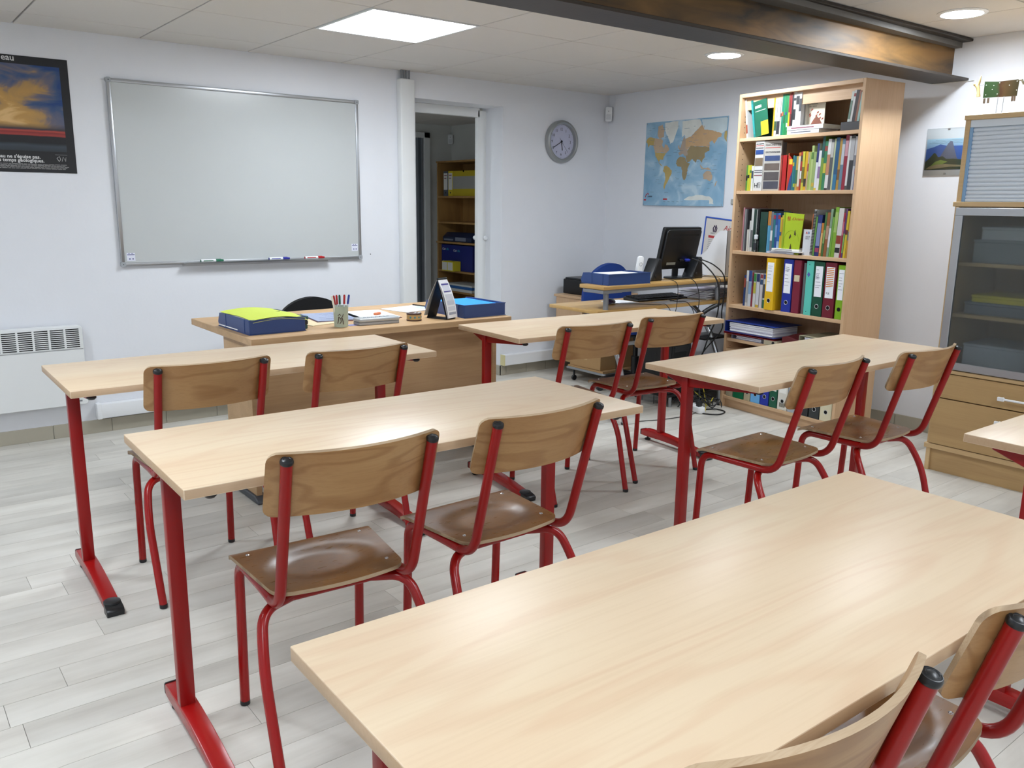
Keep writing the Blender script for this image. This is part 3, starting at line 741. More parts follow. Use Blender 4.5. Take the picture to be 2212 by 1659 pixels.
for (u, v, w_, h_) in ((.01, .06, .025, .010), (.27, .07, .04, .010)):
    q = mapsheet(u, v); g.box((q[0] - .0014, q[1], q[2]), (q[0] - .0008, q[1] - w_, q[2] + h_))
q = mapsheet(.03, .1)
g.tube([(q[0] - .001, q[1], q[2]), (q[0] - .001, q[1] - .012, q[2] + .026), (q[0] - .001, q[1] - .018, q[2] + .016)], .003, 5); g.tube([(q[0] - .001, q[1] - .022, q[2] + .03), (q[0] - .001, q[1] - .030, q[2] + .026), (q[0] - .001, q[1] - .033, q[2] + .018)], .0035, 5)
g.build('emblem', MD('#b4212c', .6), mpo)
g = G(); q = mapsheet(.06, .1); g.box((q[0] - .0014, q[1], q[2]), (q[0] - .0008, q[1] - .05, q[2] + .004)); g.box((q[0] - .0014, q[1] - .01, q[2] + .007), (q[0] - .0008, q[1] - .05, q[2] + .011)); g.build('print', INK, mpo, smooth=False)
for u, v in ((.01, .985), (.985, .985), (.985, .015), (.015, .015)):
    q = mapsheet(u, v); g = G(); g.lathe([(.004, 0), (.004, .002), (0, .003)], 10, mat=Matrix.Translation((q[0], q[1], q[2])) @ Matrix.Rotation(-PI / 2, 4, 'Y')); g.build('pin', M['steel'], mpo)
g = G(); g.box((XR - .012, -1.262, 1.318), (XR, -1.30, 1.352)); tag(g.build('wall_switch', MD('#a9a8a4', .5), bevel=.003), 'small grey wall switch beside the bookcase edge under the map', 'switch')

# mountain picture behind glass
pc = thing('framed_photo', 'clip-framed photo of a rocky mountain peak on the right wall', 'picture', (XR, -2.605, 1.489))
g = G(); g.box((-.004, 0, 0), (-.001, -.36, .257)); g.build('backing', MD('#e4e4e8', .5), pc, smooth=False)
def mountain():
    m, t, b = nt('mountain_print'); N = t.nodes.new
    tc = N('ShaderNodeTexCoord'); sp = N('ShaderNodeSeparateXYZ'); L(t, tc.outputs['Generated'], sp.inputs[0])
    cr = N('ShaderNodeValToRGB'); e = cr.color_ramp.elements; e[0].position = .45; e[0].color = srgb('#4b79c0'); e[1].position = 1; e[1].color = srgb('#bfe0f2')
    L(t, sp.outputs[2], cr.inputs[0]); L(t, cr.outputs[0], b.inputs['Base Color']); b.inputs['Roughness'].default_value = .3
    return m
g = G(); g.box((-.0046, -.003, .03), (-.0038, -.357, .20)); g.build('picture', mountain(), pc, smooth=False)
def flatpoly(name, pts, col, x, par, var=.3):
    g = G(); g.prism([(-a, b_) for a, b_ in pts], x, x + .0004, ax=0); return g.build(name, MD(col, .4, var=var), par, smooth=False)
flatpoly('far_ridge', [(.003, .13), (.003, .145), (.05, .158), (.08, .170), (.12, .160), (.2, .16), (.25, .15), (.357, .15), (.357, .05), (.003, .05)], '#3c66b4', -.0050, pc)
flatpoly('peak', [(.075, .085), (.1, .13), (.122, .172), (.134, .186), (.146, .184), (.158, .15), (.178, .095), (.2, .07), (.075, .07)], '#6a7088', -.0054, pc, .5)
flatpoly('near_slope', [(.003, .031), (.003, .075), (.03, .10), (.05, .125), (.06, .12), (.075, .10), (.1, .105), (.12, .09), (.16, .09), (.2, .085), (.26, .10), (.357, .08), (.357, .031)], '#3c4a34', -.0058, pc, .6)
flatpoly('meadow', [(.06, .075), (.09, .085), (.11, .08), (.13, .075), (.1, .06), (.07, .055), (.03, .045)], '#8aa24a', -.0062, pc, .4)
flatpoly('ruins', [(.01, .035), (.03, .05), (.07, .06), (.12, .062), (.2, .055), (.3, .05), (.3, .045), (.15, .047), (.08, .04), (.04, .035)], '#a99a76', -.0064, pc, .6)
for k, (a0, a1) in enumerate(((.05, .30), (.03, .33), (.015, .31))):     # three lines of slanted script, too small to read
    g = G(); pts = [(-.0047, -(a0 + i * .0018), .192 - k * .008 + (.0014 if i % 2 else -.0012)) for i in range(int((a1 - a0) / .0018)) if i % 9]
    g.tube(pts, .00045, 4); g.build('handwriting', INK, pc, smooth=False)
g = G(); g.box((-.0085, .0005, -.0005), (-.0066, -.3605, .2575)); g.build('glass', M['clear'], pc, smooth=False)
for y in (-.115, -.25):
    for z in (.247, .004):
        g = G(); g.box((-.0095, y, z), (0, y - .012, z + .009)); g.build('clip', M['steel'], pc, bevel=.001)

# ================================================================== TABLES
def table_leg_frame(sx):
    """one C-shaped end frame: column, foot, bracket"""
    out = []
    x0 = sx * .6; x1 = sx * .556
    xa, xb = min(x0, x1), max(x0, x1)
    g = G(); g.box((sx * .6, .084, .045), (sx * .562, .112, .716)); out.append(('leg', g.build('leg', M['red_post'], bevel=.003, seg=2), []))
    # arched foot seen from the side
    prof_t = [(.228, .058), (.20, .064), (.11, .066), (.06, .065), (-.02, .059), (-.10, .049), (-.18, .037), (-.245, .026)]
    prof_b = [(-.245, .004), (-.18, .010), (-.10, .019), (-.02, .025), (.06, .027), (.20, .026), (.228, .028)]
    g = G(); g.prism([(y, z) for y, z in prof_b] + [(y, z) for y, z in prof_t], xa - .001, xb + .001, ax=0); ft = g.build('foot', M['red'], bevel=.003, seg=2)
    subs = []
    g = G(); g.prism([(-.268, .0), (-.225, .0), (-.222, .034), (-.240, .031), (-.262, .026), (-.272, .018)], xa - .004, xb + .004, ax=0)
    g.lathe([(0.0265, .030), (.0265, .037), (.024, .039), (0, .0395)], 20, c=((xa + xb) / 2, -.222, -.002)); subs.append(g.build('foot_cap', M['black_pl'], bevel=.002))
    g = G(); g.prism(rrect(xa - .001, .027, xb + .001, .059, .005), .228, .233, ax=1); subs.append(g.build('end_plug', M['black_pl']))
    g = G(); g.lathe([(.015, 0), (.017, .004), (.016, .010), (.006, .013), (.006, .028)], 18, c=((xa + xb) / 2, .195, 0)); subs.append(g.build('glide', M['black_pl']))
    out.append(('foot', ft, subs))
    g = G(); g.prism([(.20, .717), (.20, .700), (.12, .672), (.08, .672), (-.20, .700), (-.21, .717)], xa + .008, xb - .008, ax=0); br = g.build('bracket', M['red_post'], bevel=.002)
    g = G(); g.lathe([(0, -.006), (.009, -.005), (.014, 0), (.014, .004)], 16, c=((xa + xb) / 2, -.205, .703)); bk = g.build('bracket_cap', M['black_pl'])
    out.append(('bracket', br, [bk]))
    return out
def make_table(label):
    t = thing('school_table', label, 'table', group='maple-topped school tables on red C-shaped legs')
    g = G(); g.box((-.6425, -.251, .717), (.6425, .251, .739)); g.m = [0, 0, 1, 1, 1, 1]; g.build('tabletop', [M['laminate'], M['edge_shade']], t, bevel=.0018, seg=2)
    for sx in (-1, 1):
        for nm, o, subs in table_leg_frame(sx):
            o.parent = t
            for s_ in subs: s_.parent = o
    g = G(); g.box((-.555, .089, .665), (.555, .109, .705)); g.build('crossbar', M['red_post'], t, bevel=.002)
    return t
TABLES = [
 ('maple school table between the teacher desk and the first pair of chairs', .3371, -2.1092, -.0104),
 ('maple school table in the middle row with the two large red chairs drawn up', .338, -3.1988, -.0199),
 ('maple school table in front of the computer desk', 2.0875, -2.0952, -.0555),
 ('maple school table beside the tall bookcase and the glass cabinet', 2.1143, -3.2593, -.0135),
 ('large empty maple school table closest to the camera', .2525, -4.388, -.018),
 ('maple school table cut off by the right edge in front of the cabinet drawers', 1.429 + .6425, -4.161 - .251, -.012)]
t0 = None
for lab, x, y, a in TABLES:
    t = make_table(lab) if t0 is None else copy_tree(t0)
    if t0 is None: t0 = t
    t['label'] = lab; t.location = (x, y, 0); t.rotation_euler = (0, 0, a)

# ================================================================== SCHOOL CHAIRS
def chair_back_pt(z):                                # centre line of the rear posts above the bend
    return -.128 - (z - .47) * .319
def make_chair():
    t = thing('school_chair', '', 'chair', group='red tubular school chairs with plywood seat and back')
    RT = .0125
    for s_ in (-1, 1):
        side = [(s_ * .163, .207, .004), (s_ * .163, .190, .413), (s_ * .160, .0, .413), (s_ * .163, -.122, .413), (s_ * .1675, chair_back_pt(.785), .785)]
        pts = fillet(side, [.055, .02, .062], 8)
        # split the continuous tube: front leg, rail, back post
        i1 = next(i for i, p in enumerate(pts) if p.y < .11); i2 = next(i for i, p in enumerate(pts) if p.y < -.045)
        g = G(); g.tube(pts[:i1 + 1], RT, 14); lg = g.build('leg', M['red'], t)
        g = G(); g.lathe([(.0105, .0), (.0128, .002), (.0132, .012), (.0125, .014)], 14, c=(s_ * .163, .207, 0)); g.build('foot_cap', M['black_pl'], lg)
        g = G(); g.tube(pts[i1:i2 + 1], RT, 14); g.build('seat_rail', M['red'], t)
        g = G(); g.tube(pts[i2:], RT, 14); bp = g.build('back_post', M['red_post'], t)
        d = (pts[-1] - pts[-2]).normalized(); mt = Matrix.Translation(pts[-1]) @ d.to_track_quat('Z', 'Y').to_matrix().to_4x4()
        g = G(); g.lathe([(.0135, -.004), (.0142, -.002), (.0142, .003), (.0125, .006), (.0115, .0062), (.0110, .0054), (.0080, .0070), (.0072, .0064), (.0040, .0080), (0, .0082)], 20, mat=mt); g.build('post_cap', M['black_pl'], bp)
        # rear leg
        rear = [(s_ * .10, -.020, .388), (s_ * .185, -.060, .388), (s_ * .206, -.125, .28), (s_ * .200, -.207, .004)]
        pts = fillet(rear, [.085, .09], 9)
        g = G(); g.tube(pts, RT, 14); lg = g.build('leg', M['red'], t)
        g = G(); g.lathe([(.0105, .0), (.0128, .002), (.0132, .012), (.0125, .014)], 14, c=(s_ * .200, -.207, 0)); g.build('foot_cap', M['black_pl'], lg)
    g = G(); g.tube([(-.105, -.0205, .388), (.105, -.0205, .388)], RT, 14); g.build('stretcher', M['red'], t)
    # seat with dished middle
    def seat(u, v):
        U = (u * 2 - 1); W = .166 + .020 * min(1, v * 1.1)
        cr = .035; x = U * W; edge = W - abs(x)
        yr = -.113 + .022 * U * U
        if edge < cr: yr += cr - math.sqrt(max(0, cr * cr - (cr - edge) ** 2))
        yf = .205
        if edge < .012: yf -= .012 - math.sqrt(max(0, .012 ** 2 - (.012 - edge) ** 2))
        y = yr + (yf - yr) * v
        e = math.sqrt((x / .125) ** 2 + ((y - .035) / .088) ** 2)
        z = .4325
        k = max(0, min(1, (1.18 - e) / .5)); z -= .010 * k * k * (3 - 2 * k)
        if y > .165: z -= (y - .165) ** 2 * 9
        return (x, y, z)
    us = 28; g = G(); g.sheet(lambda u, v: seat(.5 - .5 * math.cos(PI * u), v), us, 22, .0095, 0, 1, nrm=(0, 0, 1)); st = g.build('seat', [M['seat'], M['ply_edge']], t, angle=50)
    for x, y in ((-.150, .155), (.150, .155), (-.135, -.045), (.135, -.045)):
        g = G(); g.lathe([(.0052, 0), (.0048, .0014), (.0028, .0020), (.0024, .0009), (0, .0008)], 14, c=(x, y, .437)); g.build('rivet', M['chrome'], st)
    # curved backrest
    def back(u, v):
        s_ = (u * 2 - 1) * .200; T = .158; r = .022; ed = .200 - abs(s_); lo, hi = 0.0, T
        if ed < r: k = r - math.sqrt(max(0, r * r - (r - ed) ** 2)); lo += k; hi -= k
        h = lo + (hi - lo) * v; z = .650 + h * .952; y = chair_back_pt(z) + .0175 - .036 * (1 - (s_ / .1675) ** 2)
        return (s_, y, z)
    g = G(); g.sheet(lambda u, v: back(.5 - .5 * math.cos(PI * u), v), 30, 8, .009, 0, 1); bk = g.build('backrest', [M['chair_ply'], M['ply_edge']], t, angle=50)
    return t
CHAIRS = [
 ('red school chair at the left half of the table by the teacher desk', .0975, -2.1985, -1),
 ('red school chair at the right half of the table by the teacher desk', .61, -2.23, 0),
 ('red school chair with a glossy worn dished seat at the middle table', .056, -3.302, -4),
 ('red school chair with a scratched brown seat, right one of the middle table', .560, -3.304, 1),
 ('red school chair with a white chip on its back, facing the computer desk', 1.758, -2.26, -6),
 ('red school chair with a dark knot on its back, facing the computer desk', 2.279, -2.236, -4.7),
 ('red school chair at the bookcase side table, its olive seat fully visible', 1.790, -3.353, 1.3),
 ('red school chair drawn out beside the cabinet drawers', 2.352, -3.405, -1),
 ('red school chair showing only its bent back rim at the lower picture edge', -.020, -4.459, -4),
 ('red school chair tilted into the lower right corner of the picture', .520, -4.474, 0)]
c0 = None
for lab, x, y, a in CHAIRS:
    c = make_chair() if c0 is None else copy_tree(c0)
    if c0 is None: c0 = c
    c['label'] = lab; c.location = (x, y, 0); c.rotation_euler = (0, 0, R(a))

# ================================================================== TEACHER DESK
dk = thing('teacher_desk', 'oak laminate teacher desk with closed front below the whiteboard', 'desk', (1.165, -1.34, 0))
g = G(); g.box((-.68, -.386, .712), (.68, .386, .742)); g.build('desktop', M['desk_wood'], dk, bevel=.002)
for s_ in (-1, 1):
    xa = -.655 if s_ < 0 else .63
    g = G(); g.box((xa, -.292, .03), (xa + .025, .02, .712)); g.build('side_panel', M['desk_wood'], dk, bevel=.001)
    g = G(); g.prism([(-.33, 0), (.30, 0), (.30, .012), (.05, .03), (-.29, .03), (-.33, .012)], xa - .012, xa + .045, ax=0); g.build('foot', M['darkgrey'], dk, bevel=.004)
g = G(); g.box((-.628, -.270, .18), (.628, -.252, .712)); g.build('modesty_panel', M['desk_wood'], dk, bevel=.001)

def letter_tray(label, loc, rz, w=.255, d=.355, h=.065, mat=None):
    """x = front edge width, y = depth back"""
    t = thing('letter_tray', label, 'tray', loc, rz, 'blue letter trays')
    mat = mat or M['tray_blue']; th = .003
    g = G(); g.box((-.003, -.003, 0), (w + .003, d + .003, .003)); g.build('tray_base', mat, t, bevel=.001)
    g = G(); g.box((0, 0, .003), (w, th, h)); g.build('front_wall', mat, t, bevel=.001)
    for x in (0, w - th):
        g = G(); g.prism([(th, .003), (d, .003), (d + .01, .02), (d - .01, h - .004), (d - .06, h), (th, h)], x, x + th, ax=0); g.build('side_wall', mat, t, bevel=.0008)
    g = G()
    for y in (.05, d - .09):
        for x in (-.0018, w - .001): g.box((x, y, .003), (x + .003, y + .004, h - .002))
    g.box((-.002, -.002, h - .004), (w + .002, .004, h)); g.build('rib', mat, t, smooth=False)
    return t
def paper_stack(name, label, cat, loc, rz, w, d, n, mats, dz=.0012, jit=.006, top=None, group=None, seed=1):
    t = thing(name, label, cat, loc, rz, group); rr = random.Random(seed); z = 0
    for i in range(n):
        g = G(); a = rr.uniform(-jit, jit); b_ = rr.uniform(-jit, jit)
        g.box((a, b_, z), (a + w, b_ + d, z + dz * .8), mat=Matrix.Rotation(rr.uniform(-.02, .02), 4, 'Z')); g.build('sheet', mats[i % len(mats)], t, smooth=False); z += dz
    return t
DZ_ = .742
letter_tray('blue letter tray heaped with yellow sheets on the desk corner', (.518, -1.624, DZ_), R(1.0))
pp = paper_stack('paper_stack', 'heap of fluorescent yellow sheets sagging over the blue letter tray', 'papers', (.522, -1.612, DZ_ + .006), R(1), .245, .335, 9, [M['paper'], MD('#d8d878', .8), MD('#e9e9e0', .8)], dz=.006, jit=.004)
def ysheet(u, v): return (.004 + .25 * u, -.014 + .36 * v, .062 + .010 * math.sin(PI * u) - .006 * (1 - v) - .010 * max(0, u - .6) + .004 * math.sin(5 * v))
g = G(); g.sheet(ysheet, 14, 12, .0012); g.build('cover_sheet', MD('#c6d552', .75, var=.03), pp)
g = G(); g.sheet(lambda u, v: (Vector(ysheet(u, v)) + Vector((-.006, .004, -.006))), 10, 10, .0012); g.build('sheet', M['paper'], pp)
g = G(); g.sheet(lambda u, v: (Vector(ysheet(u, v)) + Vector((.009, .000, -.010))), 10, 10, .0012); g.build('sheet', MD('#d9d87c', .8), pp)
g = G(); q = ysheet(.75, .42); g.box((q[0] - .03, q[1], q[2]), (q[0] + .01, q[1] + .012, q[2] + .0014)); g.box((q[0] - .028, q[1] - .05, q[2] - .0005), (q[0] - .004, q[1] - .046, q[2] + .0008)); g.build('print', MD('#4d5a33', .7), pp, smooth=False)

# small dark green boxes / tape rolls behind the tray
for k, (z, c_) in enumerate(((0, '#1f4f4d'), (.019, '#151719'), (.038, '#1f4f4d'))):
    t = thing('correction_roller', ['dark green corrector at the bottom behind the tray edge', 'black corrector between two green ones behind the tray', 'dark green corrector on top behind the tray edge'][k], 'corrector', (.795, -1.53, DZ_ + z), R(-6 + 5 * k), 'small correctors stacked by the tray')
    g = G(); g.prism(rrect(-.018, -.04, .018, .04, .012), 0, .0185); g.build('casing', MD(c_, .35), t, bevel=.004, seg=2)
    g = G(); g.prism(rrect(-.009, .039, .009, .052, .004), .005, .013); g.build('tip', MD('#9ad0cc', .4), t, bevel=.001)

# pencil pot
pt = thing('pencil_pot', 'pale green marbled pencil pot with a small animal drawing', 'pot', (.960, -1.592, DZ_))
g = G(); g.lathe([(.030, 0), (.0315, .001), (.0345, .095), (.0325, .095), (.0305, .004), (0, .004)], 36); g.build('pot', MD('#aeb9a6', .35, var=.18, coat=.3), pt)
g = G()
A0 = -PI / 2 - .5
for pts in ([(-.008, .05), (-.010, .035), (-.014, .018)], [(.006, .045), (.010, .03), (.012, .015)], [(-.010, .048), (.0, .042), (.008, .05), (.012, .062)], [(-.012, .055), (-.004, .062), (.0, .055)], [(0, .04), (.002, .028), (-.004, .018)]):
    g.tube([(.0348 * math.cos(A0 + a / .034), .0348 * math.sin(A0 + a / .034), z) for a, z in pts], .0016, 6)
g.build('drawing', MD('#4b2f28', .6, var=.4), pt)
PENS = [('#e9e9e4', '#b71c22', -.014, .006, 8, 'red-capped white felt pen leaning to the left in the pot'), ('#dfe3e6', '#b71c22', -.006, .010, 5, 'red-capped clear ballpoint at the back of the pot'),
        ('#cfd4d6', '#1c5b4a', -.001, .004, 2, 'dark green capped ballpoint upright in the pot'), ('#e6e8ea', '#b71c22', .010, -.006, -3, 'red-capped ballpoint at the front of the pot'),
        ('#d9dde2', '#dfe4ea', .012, .008, -4, 'white-capped ballpoint in the middle of the pot'), ('#dfe6f0', '#2a3fa0', .020, .004, -9, 'blue-capped ballpoint leaning to the right in the pot'), ('#efeee6', '#e8e6da', -.018, -.004, 11, 'cream pencil leaning out of the pot rim')]
for bc_, cc, dx, dy, tl, lab in PENS:
    t = thing('pen', lab, 'pen', (.960 + dx, -1.592 + dy, DZ_ + .006), 0, 'pens in the pencil pot'); t.rotation_euler = (R(3 * (dy > 0)), R(-tl), 0)
    g = G(); g.lathe([(.001, 0), (.0036, .012), (.0036, .108)], 8); g.build('barrel', MD(bc_, .3), t)
    g = G(); g.lathe([(.0050, .098), (.0050, .135), (.0035, .14), (0, .14)], 8); g.build('cap', MD(cc, .35), t)

# planner, loose pages, calendar pad
pl = thing('open_planner', 'open spiral planner lying on the desk behind the pencil pot', 'planner', (1.155, -1.30, DZ_), R(-8))
g = G(); g.box((-.215, -.155, 0), (.215, .155, .003)); g.build('cover', MD('#6b2f2c', .5), pl, bevel=.001)
for s_, c_ in ((-1, '#97a0b8'), (1, '#eef1f6')):
    g = G(); g.box((s_ * .008, -.148, .003), (s_ * .208, .148, .007)); pg = g.build('page_block', MD(c_, .8, var=.08), pl, bevel=.0006)
    g = G(); rr = random.Random(8 + s_)
    for k in range(22):
        y = .13 - k * .0125; w_ = rr.uniform(.05, .17); g.box((min(s_ * .02, s_ * (.02 + w_)), y, .0068), (max(s_ * .02, s_ * (.02 + w_)), y + .0016, .0074))
    g.build('writing', MD('#b5bccb' if s_ > 0 else '#6d7690', .8), pg, smooth=False)
g = G()
for k in range(26):
    y = -.14 + k * .0112; g.lathe([(.0062, -.0008), (.0076, -.0008), (.0076, .0008), (.0062, .0008)], 10, mat=Matrix.Translation((0, y, .007)) @ Matrix.Rotation(PI / 2, 4, 'X'))
g.build('spiral', M['black_pl'], pl)
t = thing('notepad', 'white calendar pad with black spiral at the back of the desk', 'notepad', (1.565, -1.205, DZ_), R(12))
g = G(); g.box((-.125, -.10, 0), (.105, .10, .004)); g.build('page_block', M['paper'], t, bevel=.0006)
g = G(); g.prism([(.02, -.06), (.10, -.09), (.10, .05), (.05, .03)], .0041, .0045); g.build('print', MD('#b9c4d6', .8), t, smooth=False)
g = G()
for k in range(20):
    g.lathe([(.0045, -.0008), (.0058, -.0008), (.0058, .0008), (.0045, .0008)], 10, mat=Matrix.Translation((.106, -.095 + k * .01, .005)) @ Matrix.Rotation(PI / 2, 4, 'X'))
g.build('spiral', M['black_pl'], t)
g = G(); g.box((.83, -1.50, DZ_), (1.0, -1.30, DZ_ + .0022), mat=Matrix.Translation((.9, -1.4, 0)) @ Matrix.Rotation(.25, 4, 'Z') @ Matrix.Translation((-.9, 1.4, 0)))
tag(g.build('envelope', MD('#d8c8a4', .8, var=.15), smooth=False), 'cream paper lying by the planner between the tray and the pot', 'paper')
g = G(); g.box((1.0, -1.60, DZ_), (1.13, -1.555, DZ_ + .0012)); tag(g.build('ruler', MD('#8f8fc0', .3), smooth=False), 'translucent violet ruler in front of the planner', 'ruler')
t = thing('eraser', 'orange eraser on the open planner page', 'eraser', (1.275, -1.36, DZ_ + .0076), .4)
g = G(); g.prism(rrect(-.022, -.011, .022, .011, .008), 0, .011); g.build('eraser_body', MD('#d2784a', .6), t, bevel=.003, seg=2)

# tin pencil case
t = thing('pencil_tin', 'grey hinged tin pencil case with embossed lid on the desk edge', 'case', (1.145, -1.588, DZ_), R(-3))
g = G(); g.prism(rrect(-.105, -.037, .105, .037, .012), 0, .013); g.build('tin_base', MD('#a7a9ac', .4, metal=.4), t, bevel=.002)
g = G(); g.prism(rrect(-.106, -.038, .106, .038, .012), .0135, .031); ld = g.build('lid', MD('#b4b8bb', .35, metal=.35), t, bevel=.006, seg=3)
g = G()
for k in range(7): g.tube([(-.07 + k * .02, -.01, .0312), (-.064 + k * .02, .008, .0316), (-.056 + k * .02, -.006, .0312)], .001, 5)
g.build('embossing', MD('#7f858d', .5), ld)
# low round tin of clips
t = thing('clip_tin', 'small round patterned tin of clips next to the tin case', 'tin', (1.348, -1.592, DZ_))
g = G(); g.lathe([(.035, 0), (.036, .002), (.036, .036), (.034, .036), (.034, .004), (0, .004)], 32); g.build('tin_wall', MD('#b79a66', .45, var=.35), t)
for z in (.003, .033): g = G(); g.lathe([(.0362, z - .003), (.0372, z - .001), (.0372, z + .001), (.0362, z + .003)], 32); g.build('rim', MD('#4a2a22', .4), t)
g = G(); rr = random.Random(2)
for k in range(8): a = rr.uniform(0, 3.1); c = Vector((.02 * math.cos(k), .02 * math.sin(k), .034)); g.box((-.016, -.002, 0), (.016, .002, .002), mat=Matrix.Translation(c) @ Matrix.Rotation(a, 4, 'Z') @ Matrix.Rotation(.3, 4, 'Y'))
g.build('clip', M['paper'], t, smooth=False)
g = G()
for a in (-2.6, -2.0, -1.4, -.8): g.lathe([(.005, 0), (.005, .0006), (0, .0006)], 10, mat=Matrix.Rotation(a, 4, 'Z') @ Matrix.Translation((.0362, 0, .018)) @ Matrix.Rotation(PI / 2, 4, 'Y'))
g.build('pattern', MD('#3f8296', .5, var=.4), t)

# desk calendar
t = thing('desk_calendar', 'black easel desk calendar with long printed pages', 'calendar', (1.505, -1.60, DZ_), R(20))
def slab(name, p0, p1, w, th, mat, par, bulge=0):
    """slab between two (y, z) points, width w along x"""
    g = G(); n_ = 8
    def f_(u, v):
        y = p0[0] + (p1[0] - p0[0]) * v; z = p0[1] + (p1[1] - p0[1]) * v
        return (-w / 2 + w * u, y - bulge * math.sin(PI * v), z)
    g.sheet(f_, 2, n_, th, nrm=(0, 1, 0)); return g.build(name, mat, par)
H = .195
for nm, a, b_, w, th, mt, bu in (('easel_front', (-.055, .001), (0, H), .075, .002, M['black_mat'], 0), ('easel_back', (.065, .001), (0, H), .075, .002, M['black_mat'], 0)):
    slab(nm, a, b_, w, th, mt, t, bu)
g = G(); g.box((-.0375, -.055, 0), (.0375, .065, .0015)); g.build('easel_base', M['black_mat'], t, smooth=False)
pgs = slab('page', (-.066, .008), (-.003, H - .004), .072, .003, M['paper'], t, .012)
slab('page', (-.060, .006), (-.002, H - .004), .070, .002, MD('#c9ccd6', .8), t, .004)
slab('page', (.085, .012), (.004, H - .004), .072, .0015, MD('#d3d4d2', .8), t, -.006)
for v, h_, c_ in ((.93, .008, '#e3e4ea'), (.88, .007, '#4a4690'), (.78, .03, '#cfd3de'), (.70, .007, '#4a4690'), (.55, .03, '#cdd0da'), (.40, .02, '#c3c7d2'), (.25, .02, '#d0d3dc'), (.12, .012, '#9fa4b4')):
    y = -.066 + .063 * v - .012 * math.sin(PI * v) - .0022; z = .008 + (H - .012) * v
    g = G(); g.box((-.028, -.0006, -h_ / 2), (.028, .0006, h_ / 2), mat=Matrix.Translation((0, y, z)) @ Matrix.Rotation(math.atan2(.063 - .012 * PI * math.cos(PI * v), H - .012) * -1, 4, 'X')); g.build('print', MD(c_, .8), pgs, smooth=False)
g = G()
for k in range(14):
    g.lathe([(.0055, -.0007), (.0068, -.0007), (.0068, .0007), (.0055, .0007)], 10, mat=Matrix.Translation((-.034 + k * .0052, 0, H - .001)) @ Matrix.Rotation(PI / 2, 4, 'Y'))
g.build('spiral', M['black_pl'], t)
# second tray with blue sheets
letter_tray('blue letter tray holding bright blue paper at the desk end by the doorway', (1.592, -1.67, DZ_), R(.5))
paper_stack('paper_stack', 'pile of bright blue sheets inside the blue letter tray', 'papers', (1.602, -1.655, DZ_ + .004), R(.5), .235, .325, 9, [MD('#2b8fe8', .8)], dz=.006, jit=.002)

# black chair behind the desk
t = thing('office_chair', 'black fabric office chair behind the teacher desk', 'chair', (1.40, -.56, 0))
def obk(W, H_, z0, dy):
    def f_(u, v):
        x = (u * 2 - 1) * W; e = max(0, 1 - (x / W) ** 2) ** .5; lo = z0 + .05 * (1 - e); hi = z0 + H_ * (.35 + .65 * e); z = lo + (hi - lo) * v
        return (x, dy + .04 * (x / W) ** 2, z)
    return f_
def office_chair_parts(t, fab, W=.23, z0=.42, H_=.315, by=.24, base_only=False):
    g = G(); g.sheet(lambda u, v: obk(W, H_, z0, by)(.5 - .5 * math.cos(PI * u), v), 24, 8, .05); g.build('backrest', fab, t, angle=60)
    g = G(); g.prism(rrect(-.23, -.21, .23, .20, .08, 6), .43, .49); g.build('seat', fab, t, bevel=.02, seg=3)
    g = G(); g.prism(rrect(-.21, -.19, .21, .18, .07, 6), .41, .43); g.build('seat_pan', M['black_pl'], t, bevel=.005)
    g = G(); g.box((-.03, .10, .40), (.03, .27, .415)); g.box((-.025, by + .03, .40), (.025, by + .045, z0 + .15)); g.build('back_bracket', M['black_pl'], t, bevel=.003)
    g = G(); g.tube([(0, 0, .06), (0, 0, .24)], .028, 16); g.tube([(0, 0, .24), (0, 0, .41)], .018, 16); g.build('gas_lift', M['black_pl'], t)
    for k in range(5):
        a = k * 2 * PI / 5 + .3; c, s_ = math.cos(a), math.sin(a)
        g = G(); g.tube(fillet([(0, 0, .10), (c * .15, s_ * .15, .10), (c * .27, s_ * .27, .07)], .08), .021, 10); ar = g.build('base_arm', M['black_pl'], t)
        for q in (-.016, .016):
            mt = Matrix.Translation((c * .27 - s_ * q, s_ * .27 + c * q, .027)) @ Matrix.Rotation(a, 4, 'Z') @ Matrix.Rotation(PI / 2, 4, 'X')
            g = G(); g.lathe([(.010, -.009), (.025, -.009), (.027, -.005), (.027, .005), (.025, .009), (.010, .009)], 18, mat=mt); g.build('castor', M['black_pl'], ar)
office_chair_parts(t, M['black_fab'])

# ================================================================== COMPUTER CORNER
cd = thing('computer_desk', 'two-tier computer desk with beech tops and silver crossed legs', 'desk', (0, 0, 0))
DW = wood('computer_desk_top', '#c9a468', '#b48c50', '#bd975c', 0, rough=0.3, rings=5, fine=.3, line=.3)
g = G(); g.box((2.595, -1.575, .678), (4.08, -1.14, .70)); g.build('lower_top', DW, cd, bevel=.004, seg=2)
g = G(); g.box((2.60, -1.612, .823), (3.95, -1.405, .845)); g.build('monitor_shelf', DW, cd, bevel=.004, seg=2)
g = G(); g.box((2.64, -1.597, .803), (3.93, -1.575, .823)); g.build('shelf_rail', M['silver_paint'], cd, bevel=.002)
for x in (2.675, 3.69):
    g = G(); g.tube([(x, -1.590 + .035, .70), (x, -1.590 + .035, .81)], .016, 16); g.build('shelf_post', M['silver_paint'], cd)
    g = G(); g.box((x - .07, -1.60, .800), (x + .09, -1.43, .823)); g.build('shelf_bracket', M['silver_paint'], cd, bevel=.003)
